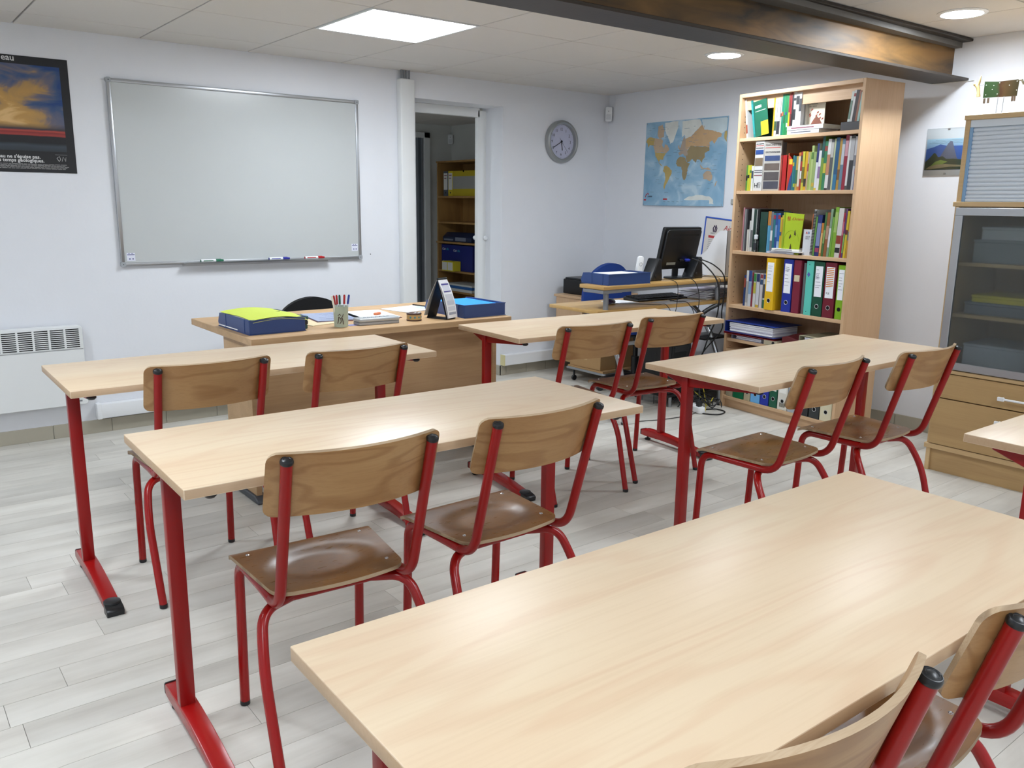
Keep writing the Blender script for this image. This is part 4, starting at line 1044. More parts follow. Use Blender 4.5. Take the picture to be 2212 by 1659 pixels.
for x in (2.80, 3.70):
    legs = [[(x, -1.22, .675), (x, -1.38, .62), (x, -1.52, .45), (x, -1.60, .25), (x, -1.62, .012)], [(x + .03, -1.55, .675), (x + .03, -1.40, .58), (x + .03, -1.28, .40), (x + .03, -1.20, .20), (x + .03, -1.18, .012)]]
    if x < 3: legs[1] = [(x, -1.60, .05), (x, -1.5, .035), (x, -1.35, .032), (x, -1.2, .03), (x, -1.12, .012)]
    for pts in legs:
        g = G(); g.tube(spline(pts, 6), .015, 12); lg = g.build('leg', M['steel'], cd)
        g = G(); g.lathe([(.016, 0), (.018, .003), (.018, .014)], 14, c=(pts[-1][0], pts[-1][1], 0)); g.build('foot_cap', M['black_pl'], lg)
    g = G(); g.box((x - .01, -1.57, .672), (x + .05, -1.15, .678)); g.build('side_rail', M['silver_paint'], cd, smooth=False)
g = G(); g.tube([(2.80, -1.50, .47), (3.73, -1.50, .47)], .012, 10); g.build('crossbar', M['silver_paint'], cd)
g = G(); g.box((3.60, -1.55, .435), (3.86, -1.40, .447)); g.build('cable_shelf', M['black_mat'], cd, bevel=.003)
g = G(); g.box((3.33, -1.49, .07), (4.05, -1.19, .085)); g.build('lower_shelf', M['black_mat'], cd, bevel=.002)
for x in (3.38, 4.02):
    for y in (-1.47, -1.21): g = G(); g.tube([(x, y, 0), (x, y, .075)], .012, 10); g.build('shelf_foot', M['steel'], cd)

letter_tray('blue letter tray with white paper on the computer desk shelf', (2.655, -1.595, .845), R(-1), w=.34, d=.235, h=.066)
paper_stack('paper_stack', 'white sheets inside the tray on the computer desk shelf', 'papers', (2.67, -1.575, .850), 0, .30, .20, 9, [M['paper']], dz=.006, jit=.004)

# monitor seen from the back
mo = thing('computer_monitor', 'black flat computer monitor turned with its back to the room', 'monitor', (3.415, -1.455, .845), R(-2))
g = G(); g.prism(rrect(-.10, -.075, .10, .065, .05, 6), 0, .012); g.build('stand_base', M['black_pl'], mo, bevel=.004, seg=2)
T = Matrix.Translation((0, .045, .060)) @ Matrix.Rotation(R(13), 4, 'X')
g = G(); g.prism([(-.028, -.075), (.02, -.075), (.028, .10), (-.028, .10)], -.006, .006, ax=1, mat=Matrix.Translation((0, .03, .08))); g.build('stand_neck', M['black_pl'], mo, bevel=.002)
g = G(); g.prism(rrect(-.168, 0, .168, .272, .012), -.012, .012, ax=1, mat=T); g.prism(rrect(-.155, .012, .155, .262, .02), -.030, -.012, ax=1, mat=T); g.build('casing', M['black_pl'], mo, bevel=.004, seg=2)
g = G(); g.box((-.155, .0121, .014), (.155, .0130, .262), mat=T); g.build('screen', MD('#0a0b0d', .1, spec=.6), mo, smooth=False)
g = G(); g.box((-.10, -.0308, .222), (.135, -.0295, .236), mat=T); g.build('vent_slot', M['black_mat'], mo, smooth=False)
g = G(); g.box((-.11, -.0308, .035), (-.03, -.0298, .052), mat=T); g.build('port_label', MD('#8e9088', .5, var=.4), mo, smooth=False)
g = G(); g.box((.045, -.050, .058), (.085, -.030, .073), mat=T); g.build('plug', MD('#2a3aa8', .4), mo, bevel=.003)
g = G(); g.box((-.005, -.046, .060), (.025, -.030, .073), mat=T); g.build('plug', M['black_pl'], mo, bevel=.003)
def cable(label, pts, r=.0032, c='#121214', name='cable', grp='black computer cables'):
    g = G(); g.tube(spline(pts, 7), r, 7); o = g.build(name, MD(c, .5)); return tag(o, label, 'cable', grp)
cable('thick black monitor cable arching from the screen plug down behind the desk', [(3.46, -1.52, .975), (3.50, -1.59, .94), (3.56, -1.66, .82), (3.585, -1.65, .62), (3.60, -1.57, .44), (3.60, -1.52, .25), (3.52, -1.60, .02)], .0045)
cable('black cable from the blue plug looping past the file box to the floor', [(3.51, -1.53, .975), (3.58, -1.61, .93), (3.645, -1.645, .84), (3.66, -1.625, .62), (3.70, -1.60, .5), (3.62, -1.50, .30), (3.63, -1.52, .02)], .0042)
cable('thin speaker cable hanging straight from the shelf', [(3.17, -1.50, .849), (3.20, -1.60, .852), (3.215, -1.63, .80), (3.20, -1.62, .62), (3.19, -1.50, .40), (3.3, -1.40, .02)], .0022)
cable('thin cable with knot dropping from the monitor base', [(3.30, -1.50, .849), (3.36, -1.61, .855), (3.405, -1.64, .76), (3.41, -1.625, .60), (3.43, -1.55, .35), (3.45, -1.45, .02)], .0026)
cable('mouse cable curling over the desk front', [(2.93, -1.38, .705), (3.05, -1.45, .703), (3.12, -1.55, .703), (3.17, -1.585, .70), (3.20, -1.60, .60), (3.22, -1.5, .3)], .002)
cable('keyboard cable falling off the desk front', [(3.42, -1.33, .705), (3.36, -1.50, .703), (3.37, -1.585, .70), (3.41, -1.61, .58), (3.45, -1.5, .25)], .0022)
cable('thin cable running diagonally under the monitor shelf', [(3.64, -1.45, .848), (3.62, -1.615, .85), (3.60, -1.63, .80), (3.50, -1.57, .76), (3.40, -1.50, .72), (3.35, -1.45, .703)], .0018)

for x, rz, lab in ((3.135, 6, 'black wedge computer speaker by the blue letter tray'), (3.52, 4, 'black wedge computer speaker by the white file box')):
    t = thing('computer_speaker', lab, 'speaker', (x, -1.475, .845), R(rz), 'computer speakers')
    g = G(); g.prism([(-.062, 0), (.062, 0), (.055, .05), (.045, .135), (.015, .138)], -.045, .04, ax=1); g.build('cabinet', M['black_pl'], t, bevel=.007, seg=3)
    g = G(); g.prism([(-.035, .01), (.045, .01), (.036, .12), (.018, .12)], .038, .044, ax=1); g.build('grille', M['black_mat'], t, bevel=.002)
    g = G(); g.lathe([(.010, 0), (.009, .003), (.006, .002), (0, .002)], 18, mat=Matrix.Translation((-.01, -.0445, .03)) @ Matrix.Rotation(PI / 2, 4, 'X')); g.build('bass_port', M['black_mat'], t)
# cordless phone
t = thing('cordless_phone', 'white cordless telephone handset standing behind the blue tray', 'telephone', (3.07, -1.425, .845), R(-10))
if True:
    g = G(); g.prism(rrect(-.035, -.03, .035, .03, .012), 0, .02); g.build('charging_base', M['white_pl'], t, bevel=.006, seg=2)
    T = Matrix.Translation((0, .0, .016)) @ Matrix.Rotation(R(8), 4, 'Y')
    g = G(); g.prism(rrect(-.021, 0, .021, .135, .018, 6), -.012, .012, ax=1, mat=T); g.build('handset', M['white_pl'], t, bevel=.005, seg=2)
    g = G(); g.lathe([(.009, .0122), (.011, .0132), (.012, .0122)], 18, mat=T @ Matrix.Translation((0, 0, .085)) @ Matrix.Rotation(PI / 2, 4, 'X')); g.build('navigation_ring', MD('#9ea1a6', .4), t)
# cardboard magazine file
t = thing('magazine_file', 'tall white cardboard magazine file on the monitor shelf', 'file box', (3.765, -1.55, .845), 0)
T = None
g = G()
for x in (0, .086):
    g.prism([(0, 0), (.245, 0), (.245, .11), (.16, .17), (.10, .27), (.06, .30), (0, .302)], x, x + .0025, ax=0)
g.build('side_panel', MD('#dcdcde', .7), t, smooth=False)
g = G(); g.box((0, 0, 0), (.0885, .0025, .302)); sp = g.build('spine', MD('#c9c6c2', .7), t, smooth=False)
g = G(); g.lathe([(.011, -.0005), (.013, .001), (.015, .0003)], 20, mat=Matrix.Translation((.045, 0, .07)) @ Matrix.Rotation(PI / 2, 4, 'X')); g.lathe([(0, .0006), (.0112, .0006)], 20, mat=Matrix.Translation((.045, 0, .07)) @ Matrix.Rotation(PI / 2, 4, 'X')); g.build('finger_ring', MD('#4a4a4c', .4), sp)
g = G(); g.box((0, .242, 0), (.0885, .245, .11)); g.box((0, 0, 0), (.0885, .245, .003)); g.build('bottom_panel', MD('#dcdcde', .7), t, smooth=False)
# notice board leaning on the wall
t = thing('notice_board', 'blue-framed memo board with red handwritten heading leaning on the wall', 'notice board', (4.125, -1.035, .702)); t.rotation_euler = (R(5), 0, 0)
g = G(); g.box((-.01, 0, 0), (0, -.60, .525)); g.build('sheet', MD('#d8d3cc', .6), t, smooth=False)
for a, b_ in (((-.014, .006, -.006), (.002, -.004, .531)), ((-.014, -.596, -.006), (.002, -.606, .531)), ((-.014, 0, .521), (.002, -.6, .531)), ((-.014, 0, -.006), (.002, -.6, .004))):
    g = G(); g.box(a, b_); g.build('frame', MD('#2a55b8', .4), t, bevel=.002)
text('Aide-mémoire', .052, MD('#b32a30', .6), t, (-.0105, -.165, .45), (R(93), 0, -PI / 2), shear=.3)
text('SANTÉ', .012, MD('#26264a', .6), t, (-.0105, -.055, .415), SIDE)
for i, c_ in enumerate(('#b8383a', '#1f7f6a', '#b8383a', '#2f63a8')):
    g = G(); g.box((-.0108, -.04 - i * .115, .385), (-.0100, -.145 - i * .115, .402)); g.build('column_heading', MD(c_, .6), t, smooth=False)
g = G(); rr = random.Random(4)
for i in range(4):
    for k in range(26):
        w_ = rr.uniform(.05, .10); g.box((-.0107, -.042 - i * .115, .37 - k * .013), (-.0101, -.042 - i * .115 - w_, .373 - k * .013))
g.build('fine_print', MD('#8a8a90', .7), t, smooth=False, kind='stuff')
g = G(); g.tube([(-.0108, -.08, .43), (-.0108, -.075, .455), (-.0108, -.085, .475), (-.0108, -.095, .46), (-.0108, -.09, .43)], .004, 6); g.tube([(-.0108, -.10, .43), (-.0108, -.108, .455), (-.0108, -.098, .478)], .004, 6); g.build('emblem', MD('#3b2a4a', .6), t)

# keyboard, mouse, papers
t = thing('keyboard', 'black computer keyboard with raised keys on the lower desk top', 'keyboard', (3.37, -1.31, .701), R(-3))
g = G(); g.prism([(-.07, 0), (.07, 0), (.07, .022), (-.07, .010)], -.225, .225, ax=0); g.build('casing', M['black_pl'], t, bevel=.003)
g = G()
for r_ in range(5):
    for k in range(19): x = -.208 + k * .022; y = -.052 + r_ * .024; z = .012 + (y + .07) * .085; g.box((x, y, z), (x + .018, y + .019, z + .006))
g.build('key', M['black_mat'], t, bevel=0, smooth=False, kind='stuff')
t = thing('computer_mouse', 'dark violet computer mouse beside the shelf post', 'mouse', (2.90, -1.36, .701), R(20))
g = G(); g.sheet(lambda u, v: (.055 * (2 * u - 1), .030 * (2 * v - 1) * math.sqrt(max(.02, 1 - (2 * u - 1) ** 2 * .95)), .004 + .030 * math.sqrt(max(0, 1 - (2 * u - 1) ** 2)) * math.sqrt(max(0, 1 - (2 * v - 1) ** 2 * .9))), 14, 10, .006, nrm=(0, 0, 1)); g.build('mouse_shell', MD('#2a2346', .25), t)
g = G(); g.box((2.96, -1.40, .7005), (3.12, -1.22, .7025)); tag(g.build('mouse_pad', M['paper'], smooth=False), 'white paper mat lying between mouse and keyboard', 'mat')
g = G(); g.box((3.2, -1.55, .7005), (3.55, -1.42, .7015)); tag(g.build('loose_sheet', MD('#cfd0d4', .8), smooth=False), 'white loose sheet in front of the keyboard', 'paper')
paper_stack('paper_stack', 'thick untidy stack of white papers at the bookcase end of the computer desk', 'papers', (3.62, -1.53, .701), R(8), .30, .22, 14, [M['paper'], MD('#b9b4c4', .8), MD('#e2e2e6', .8)], dz=.0042, jit=.012, seed=5)

# blue chair
t = thing('office_chair', 'blue fabric office chair behind the computer desk', 'chair', (3.60, -.93, 0), R(-3))
office_chair_parts(t, M['office_blue'], W=.225, z0=.50, H_=.385, by=.30)
# tower computer
t = thing('tower_computer', 'black tower computer on the low shelf under the computer desk', 'computer', (3.36, -1.475, .0855), 0)
g = G(); g.box((0, 0, 0), (.20, .27, .36)); g.build('casing', M['black_mat'], t, bevel=.004)
g = G(); g.box((.01, -.006, .01), (.19, .001, .35)); g.build('front_panel', M['black_pl'], t, bevel=.004)
g = G(); g.box((.03, -.009, .28), (.17, -.005, .32)); g.build('drive_door', MD('#2a2b2e', .3), t, bevel=.002)
g = G(); g.lathe([(.009, 0), (.009, .003), (0, .004)], 14, mat=Matrix.Translation((.10, -.006, .22)) @ Matrix.Rotation(PI / 2, 4, 'X')); g.build('power_button', M['steel'], t)

# printer stand in the corner
ps2 = thing('printer_stand', 'low wooden printer stand in the room corner by the trunking', 'stand', (3.44, -.82, 0))
g = G(); g.box((.09, .38, .60), (.68, .72, .618)); g.build('top_panel', M['beech_h'], ps2, bevel=.002)
for x in (.10, .65): g = G(); g.box((x, .40, .12), (x + .018, .70, .60)); g.build('side_panel', M['beech'], ps2, bevel=.001)
g = G(); g.prism([(-.03, .02), (.68, .02), (.68, .70), (.09, .70), (.09, .40), (-.03, .40)], .105, .12); g.build('bottom_shelf', M['cardboard'], ps2, smooth=False)
g = G(); g.tube(fillet([(-.035, .40, .10), (-.035, .0, .10), (.68, .0, .10), (.68, .70, .10)], .02), .009, 10); g.build('shelf_rim', M['steel'], ps2)
for x, ys in ((.0, (.05, .36)), (.60, (.05, .64))):
    for y in ys:
        g = G(); g.lathe([(.010, -.008), (.020, -.008), (.021, 0), (.020, .008), (.010, .008)], 16, mat=Matrix.Translation((x, y, .0215)) @ Matrix.Rotation(PI / 2, 4, 'X')); g.tube([(x, y, .03), (x, y, .098)], .008, 8); g.build('castor', M['black_pl'], ps2)
t = thing('cardboard_box', 'closed brown cardboard box on the bottom of the printer stand', 'box', (3.42, -.76, .121))
g = G(); g.box((0, 0, 0), (.38, .33, .25)); g.build('carton', M['cardboard'], t, bevel=.002)
g = G(); g.box((-.0006, .14, .06), (.3806, .19, .2506)); g.build('tape_strip', MD('#b99a6c', .4), t, smooth=False)
t = thing('printer', 'black inkjet printer on the wooden stand behind the blue tray', 'printer', (3.77, -.28, .619))
g = G(); g.prism(rrect(-.15, -.16, .26, .19, .03), 0, .112); g.build('casing', M['black_mat'], t, bevel=.006, seg=2)
g = G(); g.prism(rrect(-.14, -.15, .25, .18, .03), .113, .125); g.build('lid', M['black_pl'], t, bevel=.003)
g = G(); g.box((-.09, -.165, .03), (.2, -.155, .06)); g.build('paper_slot', M['darkgrey'], t, smooth=False)

# power strips and the nest of cables on the floor
for (x, y, z, a, nso, lab) in ((3.43, -1.63, 0, 75, 3, 'white power strip on the floor among the cables'), (3.55, -1.50, 0, 60, 3, 'white multi-socket with black plugs behind the first power strip')):
    t = thing('power_strip', lab, 'power strip', (x, y, z), R(a))
    g = G(); g.prism(rrect(-.10, -.028, .10, .028, .02), .002, .042); g.build('casing', M['white_pl'], t, bevel=.006, seg=2)
    for k in range(nso):
        xx = -.055 + k * .055
        g = G(); g.lathe([(.019, .0405), (.019, .0425), (.017, .0425), (.016, .038), (0, .038)], 20, c=(xx, 0, 0)); sk = g.build('socket', MD('#d6d8dc', .4), t)
        g = G()
        for q in (-.006, .006): g.lathe([(.0025, .0382), (0, .0382)], 8, c=(xx + q, 0, 0))
        g.build('socket_hole', M['black_mat'], sk, smooth=False)
    if a == 60 or True:
        g = G(); g.prism(rrect(-.072, -.014, -.040, .014, .006), .0385, .075); g.build('plug', M['black_pl'], t, bevel=.005, seg=2)
    g = G(); g.box((.075, -.008, .041), (.090, .008, .046)); g.build('rocker', MD('#c23a2a', .4), t, bevel=.001)
rr = random.Random(21)
for k in range(9):
    cx_, cy_ = 3.50 + rr.uniform(-.06, .12), -1.58 + rr.uniform(-.10, .10); r0 = rr.uniform(.05, .10); a0 = rr.uniform(0, 6)
    pts = [(cx_ + r0 * rr.uniform(.7, 1.2) * math.cos(a0 + q * .75), cy_ + r0 * rr.uniform(.7, 1.2) * math.sin(a0 + q * .75), .008 + abs(.05 * math.sin(q * 1.3 + k))) for q in range(10)]
    pts[-1] = (cx_ + .05, cy_ + .12, .08)
    cable('black cable loop in the tangled heap under the computer desk', pts, rr.choice([.0028, .0035, .004]), grp='looped black cables on the floor')
cable('yellow network cable looping up from the floor tangle', [(3.42, -1.56, .06), (3.47, -1.55, .12), (3.50, -1.50, .21), (3.55, -1.45, .14), (3.62, -1.52, .05), (3.58, -1.62, .012), (3.66, -1.60, .05)], .003, '#c9b62a')
cable('second yellow network cable lying flat in the floor tangle', [(3.46, -1.70, .006), (3.54, -1.64, .02), (3.62, -1.57, .03), (3.66, -1.50, .12), (3.62, -1.44, .2)], .003, '#c9b62a')
cable('big black cable loop reaching out on the floor by the bookcase foot', [(3.44, -1.60, .02), (3.40, -1.70, .006), (3.46, -1.80, .005), (3.56, -1.78, .005), (3.57, -1.70, .006), (3.50, -1.66, .006), (3.45, -1.64, .02)], .004)
cable('thin black cable trailing along the floor toward the red table leg', [(3.47, -1.66, .006), (3.30, -1.70, .003), (3.10, -1.68, .003), (2.92, -1.62, .003)], .0025)
cable('thin black cable hanging behind the blue chair to the floor', [(3.30, -1.12, .67), (3.18, -1.15, .45), (3.22, -1.12, .2), (3.12, -1.2, .006), (3.05, -1.35, .003)], .0025)

# ================================================================== TALL BOOKCASE
bc = thing('bookcase', 'tall beech bookcase packed with books and binders against the right wall', 'bookcase', (3.687, -1.636, 0), math.atan2(-.994, -.108))
BW, BD, BH = .895, .338, 1.98
BX = (3.687, -1.636); BA = math.atan2(-.994, -.108)
for x in (0, BW - .019): g = G(); g.box((x, 0, 0), (x + .019, BD, BH)); g.build('side_panel', M['beech'], bc, bevel=.001)
g = G(); g.box((.019, 0, BH - .022), (BW - .019, BD, BH)); g.build('top_panel', M['beech_h'], bc, bevel=.001)
g = G(); g.box((.019, BD - .006, .05), (BW - .019, BD, BH - .022)); g.build('back_panel', M['beech'], bc, smooth=False)
g = G(); g.box((.019, .035, 1.885), (BW - .019, .051, BH - .022)); g.build('valance', M['beech_h'], bc, bevel=.001)
SH = [1.717, 1.399, 1.026, .681, .464, .395, .077]
for z in SH: g = G(); g.box((.019, .004, z - .020), (BW - .019, BD - .006, z)); g.build('shelf', M['beech_h'], bc, bevel=.001)
g = G(); g.box((.019, .03, 0), (BW - .019, .046, .057)); g.build('plinth', M['beech_h'], bc, smooth=False)
g = G()
for xx, sgn in ((.0192, 1), (BW - .0192, -1)):
    for y in (.04, .29):
        z = .12
        while z < 1.85:
            g.box((xx - .0003, y - .0025, z - .0025), (xx + .0003, y + .0025, z + .0025)); z += .032
g.build('peg_hole', M['black_mat'], bc, smooth=False, kind='stuff')

_U = ['first', 'second', 'third', 'fourth', 'fifth', 'sixth', 'seventh', 'eighth', 'ninth']
ORD = _U + ['tenth', 'eleventh', 'twelfth', 'thirteenth', 'fourteenth', 'fifteenth', 'sixteenth', 'seventeenth', 'eighteenth', 'nineteenth']
for tn in ('twenty', 'thirty', 'forty', 'fifty'): ORD += [tn[:-1] + 'ieth'] + [tn + '-' + u for u in _U]
SHN = {0: 'top shelf', 1: 'second shelf', 2: 'third shelf', 3: 'binder shelf', 6: 'bottom shelf'}
def bloc(a, e, z):
    c, s_ = math.cos(BA), math.sin(BA); return (BX[0] + a * c - e * s_, BX[1] + a * s_ + e * c, z)
PAGES = MD('#e4e0d2', .8)
cnt = {}
def mute(c_, k=.84, s_=.9):
    v = [int(c_[i:i + 2], 16) for i in (1, 3, 5)]; m_ = sum(v) / 3
    return '#%02x%02x%02x' % tuple(max(0, min(255, int((m_ + (x - m_) * s_) * k))) for x in v)
def book(sh, a0, a1, h, col, desc, d=.17, e=.03, tilt=0.0, band=None, z=None, kind='book', spiral=False, turn=0.0, title=None):
    """upright book on shelf sh between a0 and a1 along the front"""
    col = mute(col); band = [(p, q, mute(r_)) for p, q, r_ in (band or [])]; w = max(.004, a1 - a0 - .0008); cnt[sh] = cnt.get(sh, 0) + 1
    lab = '%s, %s from the left on the %s' % (desc, ORD[cnt[sh] - 1], SHN[sh])
    t = thing('book', lab, 'book', bloc(a0, e, (SH[sh] if z is None else z) + .0006), BA + turn, 'books on the ' + SHN[sh] + ' of the tall bookcase')
    t.rotation_euler = (0, R(tilt), BA + turn)
    th = min(.0025, w * .25); cm = MD(col, .4)
    g = G(); g.box((0, 0, 0), (th, d, h)); g.box((w - th, 0, 0), (w, d, h)); g.box((th, 0, 0), (w - th, th, h)); g.build('cover', cm, t, smooth=False)
    g = G(); g.box((th, th, .003), (w - th, d - .003, h - .003)); g.build('page_block', PAGES, t, smooth=False)
    if spiral:
        g = G(); k = 0; zz = .008
        while zz < h - .006: g.box((-.001, -.004, zz), (w + .001, .002, zz + .004)); zz += .0085
        g.build('spiral', M['black_pl'], t, smooth=False)
    for (z0, z1, bc_) in (band or []):
        g = G(); g.box((w * .04, -.0009, h * z0), (w * .96, .0004, h * z1)); g.build('spine_print', MD(bc_, .5), t, smooth=False)
    if title:
        text(title[0], title[1], MD(title[2], .5), t, (w * .5 + title[1] * .35, -.0011, h * title[3]), (PI / 2, -PI / 2, 0), ext=.0001)
    return t
W_, K_ = '#f0f0ee', '#1b1b1e'
# --- top shelf
book(0, .050, .062, .235, '#eceae6', 'white leaning book with red building photo', d=.17, tilt=-8, band=[(.12, .35, '#b0482e')])
g = None
book(0, .108, .124, .225, '#1d8f8c', 'teal leaning book', d=.17, tilt=-11, band=[(.1, .9, '#2aa3a0')])
t = book(0, .124, .1265, .215, '#1c5a44', 'dark green textbook with yellow corner', d=.02, tilt=-10)
c = G(); c.box((.003, -.001, .002), (.105, .001, .213)); o = c.build('front_cover', MD('#1c5a44', .4), t, smooth=False)
c = G(); c.box((.048, -.002, .002), (.105, -.001, .085)); c.build('front_print', MD('#c9a422', .5), o, smooth=False)
c = G(); c.box((.012, -.002, .17), (.06, -.001, .185)); c.box((.012, -.002, .15), (.09, -.001, .153)); c.build('front_print', MD('#c6d6cc', .5), o, smooth=False)
for a0, a1, h, col, ds, bd in ((.250, .262, .22, '#d9a814', 'yellow book slanting behind the green cover', None), (.262, .279, .215, '#e6e4da', 'cream paperback', [(.15, .4, '#355b3a')]), (.281, .303, .215, W_, 'white paperback', [(.05, .4, '#2c2c30')]), (.305, .314, .215, '#d8d0c2', 'pale narrow book', [(.5, .6, '#8a3e30')]),
    (.314, .327, .235, '#178a6c', 'teal green spine book', [(.48, .58, '#e0603c')]), (.327, .339, .235, '#1f9a5a', 'green language book', [(.3, .5, '#2b6a40')]), (.339, .351, .235, '#1f8f50', 'green language book with blue mark', [(.5, .56, '#2848a0')]), (.351, .363, .235, '#249352', 'bright green language book', [(.2, .3, '#e8e8e0')]),
    (.363, .374, .235, '#e2c81e', 'yellow and red spine book', [(.55, 1, '#b02c2c')]), (.374, .386, .240, '#b5262a', 'red spine book', [(.2, .5, '#7a1c1e')]), (.386, .398, .225, '#2a2a30', 'black spine book', None), (.398, .415, .240, '#e9e7e2', 'white figure book', [(.35, .6, K_), (.8, .86, K_)]), (.415, .438, .235, '#efeeea', 'thick white book, black letters', [(.72, .92, K_)]), (.438, .455, .235, W_, 'white book with black title block', [(.55, .85, '#3a3a40')])):
    book(0, a0, a1, h, col, ds, band=bd)
t = book(0, .458, .470, .205, '#e9e3d2', 'beige novel, red leaves', d=.02, e=.06)
c = G(); c.box((.001, .018, 0), (.125, .022, .205)); o = c.build('front_cover', MD('#ddd3bd', .5), t, smooth=False)
rr = random.Random(9)
c = G(); c.prism([(.03, .005), (.11, .005), (.115, .05), (.09, .085), (.07, .10), (.05, .08), (.03, .05)], .016, .0175, ax=1); c.build('front_print', MD('#7a4028', .5, var=.5), o)
c = G()
for k in range(8):
    x, z = rr.uniform(.015, .115), rr.uniform(.07, .14); c.prism([(x, z), (x + .010, z + .004), (x + .014, z + .012), (x + .004, z + .010)], .016, .0175, ax=1)
c.build('front_print', MD('#a5412a', .5), o)
text('Le bonheur\ndes signes', .013, MD('#7a7060', .6), o, (.015, .0165, .165), (PI / 2, 0, 0))
def flat_book(name, a0, e, z, w, d, h, col, label, group, rz=0, cat='book'):
    t = thing(name, label, cat, bloc(a0, e, z + .0006), BA + rz, group); cm = MD(col, .5)
    g = G(); g.box((0, 0, 0), (w, d, .0015)); g.box((0, 0, h - .0015), (w, d, h)); g.box((0, 0, 0), (w, .0015, h)); g.build('cover', cm, t, smooth=False)
    g = G(); g.box((.002, .0015, .0015), (w - .002, d - .002, h - .0015)); g.build('page_block', PAGES, t, smooth=False)
    g = G(); g.box((w * .12, -.0008, h * .35), (w * .75, 0, h * .6)); g.build('spine_print', MD('#8a4a5a' if z > SH[0] + .01 else '#6a6a72', .6), t, smooth=False)
    return t
flat_book('book', .386, .005, SH[0], .225, .17, .022, '#f1f1f4', 'lower white book lying flat on the top shelf', 'flat books on the top shelf')
flat_book('book', .386, .002, SH[0] + .0232, .25, .17, .024, '#f4f4f7', 'upper white book lying flat on the top shelf', 'flat books on the top shelf', .02)
t = thing('book_box', 'dark grey flat box under the slanted books of the top shelf', 'box', bloc(.742, .02, SH[0] + .0006), BA)
g = G(); g.box((0, 0, 0), (.13, .19, .046)); g.build('casing', MD('#3b3a3c', .5), t, bevel=.002)
for a0, a1, h, col, ds, bd in ((.775, .790, .16, '#dde6de', 'pale slanting book with black lettering', [(.1, .7, '#6a8a78')]), (.790, .804, .165, '#e2e0dc', 'white slanting book', [(.8, .9, '#b0302c')]), (.804, .822, .165, '#3a2f30', 'dark brown slanting book', None), (.822, .836, .16, '#a5674a', 'orange brown slanting book', None), (.836, .850, .15, '#a8d0c8', 'pale teal slanting book', None)):
    book(0, a0, a1, h, col, ds, band=bd, tilt=6, z=SH[0] + .0466)
# --- second shelf
S2 = [(.068, .081, .155, '#5f9a3a', 'small green paperback', [(.4, .6, K_)]), (.081, .096, .155, '#c9d62a', 'small lime paperback', [(.5, .62, K_)]), (.096, .111, .155, '#dfd024', 'small yellow paperback', [(.7, .8, '#3a8a4a')]), (.111, .127, .15, W_, 'small white paperback', [(.5, .8, '#3a4a6a')]), (.127, .144, .15, '#c8d07a', 'small yellow-green paperback', [(.3, .5, '#2b6a4a')])]
for a0, a1, h, col, ds, bd in S2: book(1, a0, a1, h, col, ds, band=bd)
t = book(1, .147, .215, .295, '#eceae6', 'thick white dictionary with printed spine', d=.20, e=.012, band=[(.895, .91, '#b5332c'), (.73, .82, '#2a4f9a'), (.50, .66, '#8a7358'), (.36, .38, '#6d6d78'), (.40, .42, '#6d6d78'), (.30, .32, '#a06068')])
text('HACHETTE', .0115, INK, t, (.034, -.0012, .273), (PI / 2, 0, 0), 'CENTER', bold=.0002)
text('DICTIONNAIRE', .0088, INK, t, (.034, -.0012, .250), (PI / 2, 0, 0), 'CENTER', bold=.0002)
text('H', .042, INK, t, (.006, -.0012, .018), (PI / 2, 0, 0))
g = G()
for i in range(4): g.box((.034 + i * .0075, -.0013, .018), (.0346 + i * .0075, -.0006, .048)); g.box((.034, -.0013, .018 + i * .010), (.0565, -.0006, .0186 + i * .010))
g.build('spine_print', INK, t, smooth=False)
t2 = thing('dictionary', 'grey dictionary cover facing out beside its white spine', 'dictionary', bloc(.2165, .012, SH[1] + .0006), BA + R(12), None)
g = G(); g.box((0, 0, 0), (.115, .014, .292)); g.build('front_cover', MD('#a7a29a', .5), t2, bevel=.001)
text('HACHETTE', .020, MD('#55504c', .6), t2, (.058, -.0008, .262), (PI / 2, 0, 0), 'CENTER', bold=.0004)
text('DICTIONNAIRE', .0135, MD('#3a3a40', .6), t2, (.058, -.0008, .222), (PI / 2, 0, 0), 'CENTER', bold=.0003)
for (z0, z1, c_) in ((.250, .254, '#a04038'), (.175, .205, '#2f4068'), (.12, .16, '#5c5048'), (.06, .11, '#4a4444'), (.01, .055, '#40404c')):
    g = G(); g.box((.008, -.001, z0), (.107, .0004, z1)); g.build('front_print', MD(c_, .6, var=.4), t2, smooth=False)
book(1, .334, .347, .205, '#a5352c', 'red dictionary spine', d=.17, band=[(.1, .9, '#b8503c')])
g = None
t = book(1, .349, .352, .205, '#9a1c1c', 'dark red book cover with square pattern', d=.02)
c = G(); c.box((.002, -.001, 0), (.032, .001, .205)); o = c.build('front_cover', MD('#a31d1d', .4, var=.3), t, smooth=False)
t = book(1, .389, .396, .215, '#d8562a', 'orange-red comic book spine', d=.16)
c = G(); c.prism([(.006, 0), (.036, 0), (.036, .175), (.006, .205)], -.0005, .001, ax=1); o = c.build('front_cover', MD('#b22a20', .4), t, smooth=False)
c = G(); c.prism([(.008, 0), (.036, 0), (.036, .11), (.022, .07)], -.0012, -.0005, ax=1); c.build('front_print', MD('#27406e', .5), o, smooth=False)
c = G(); c.box((.01, -.0012, .15), (.034, -.0005, .18)); c.build('front_print', MD('#d9b02a', .5), o, smooth=False)
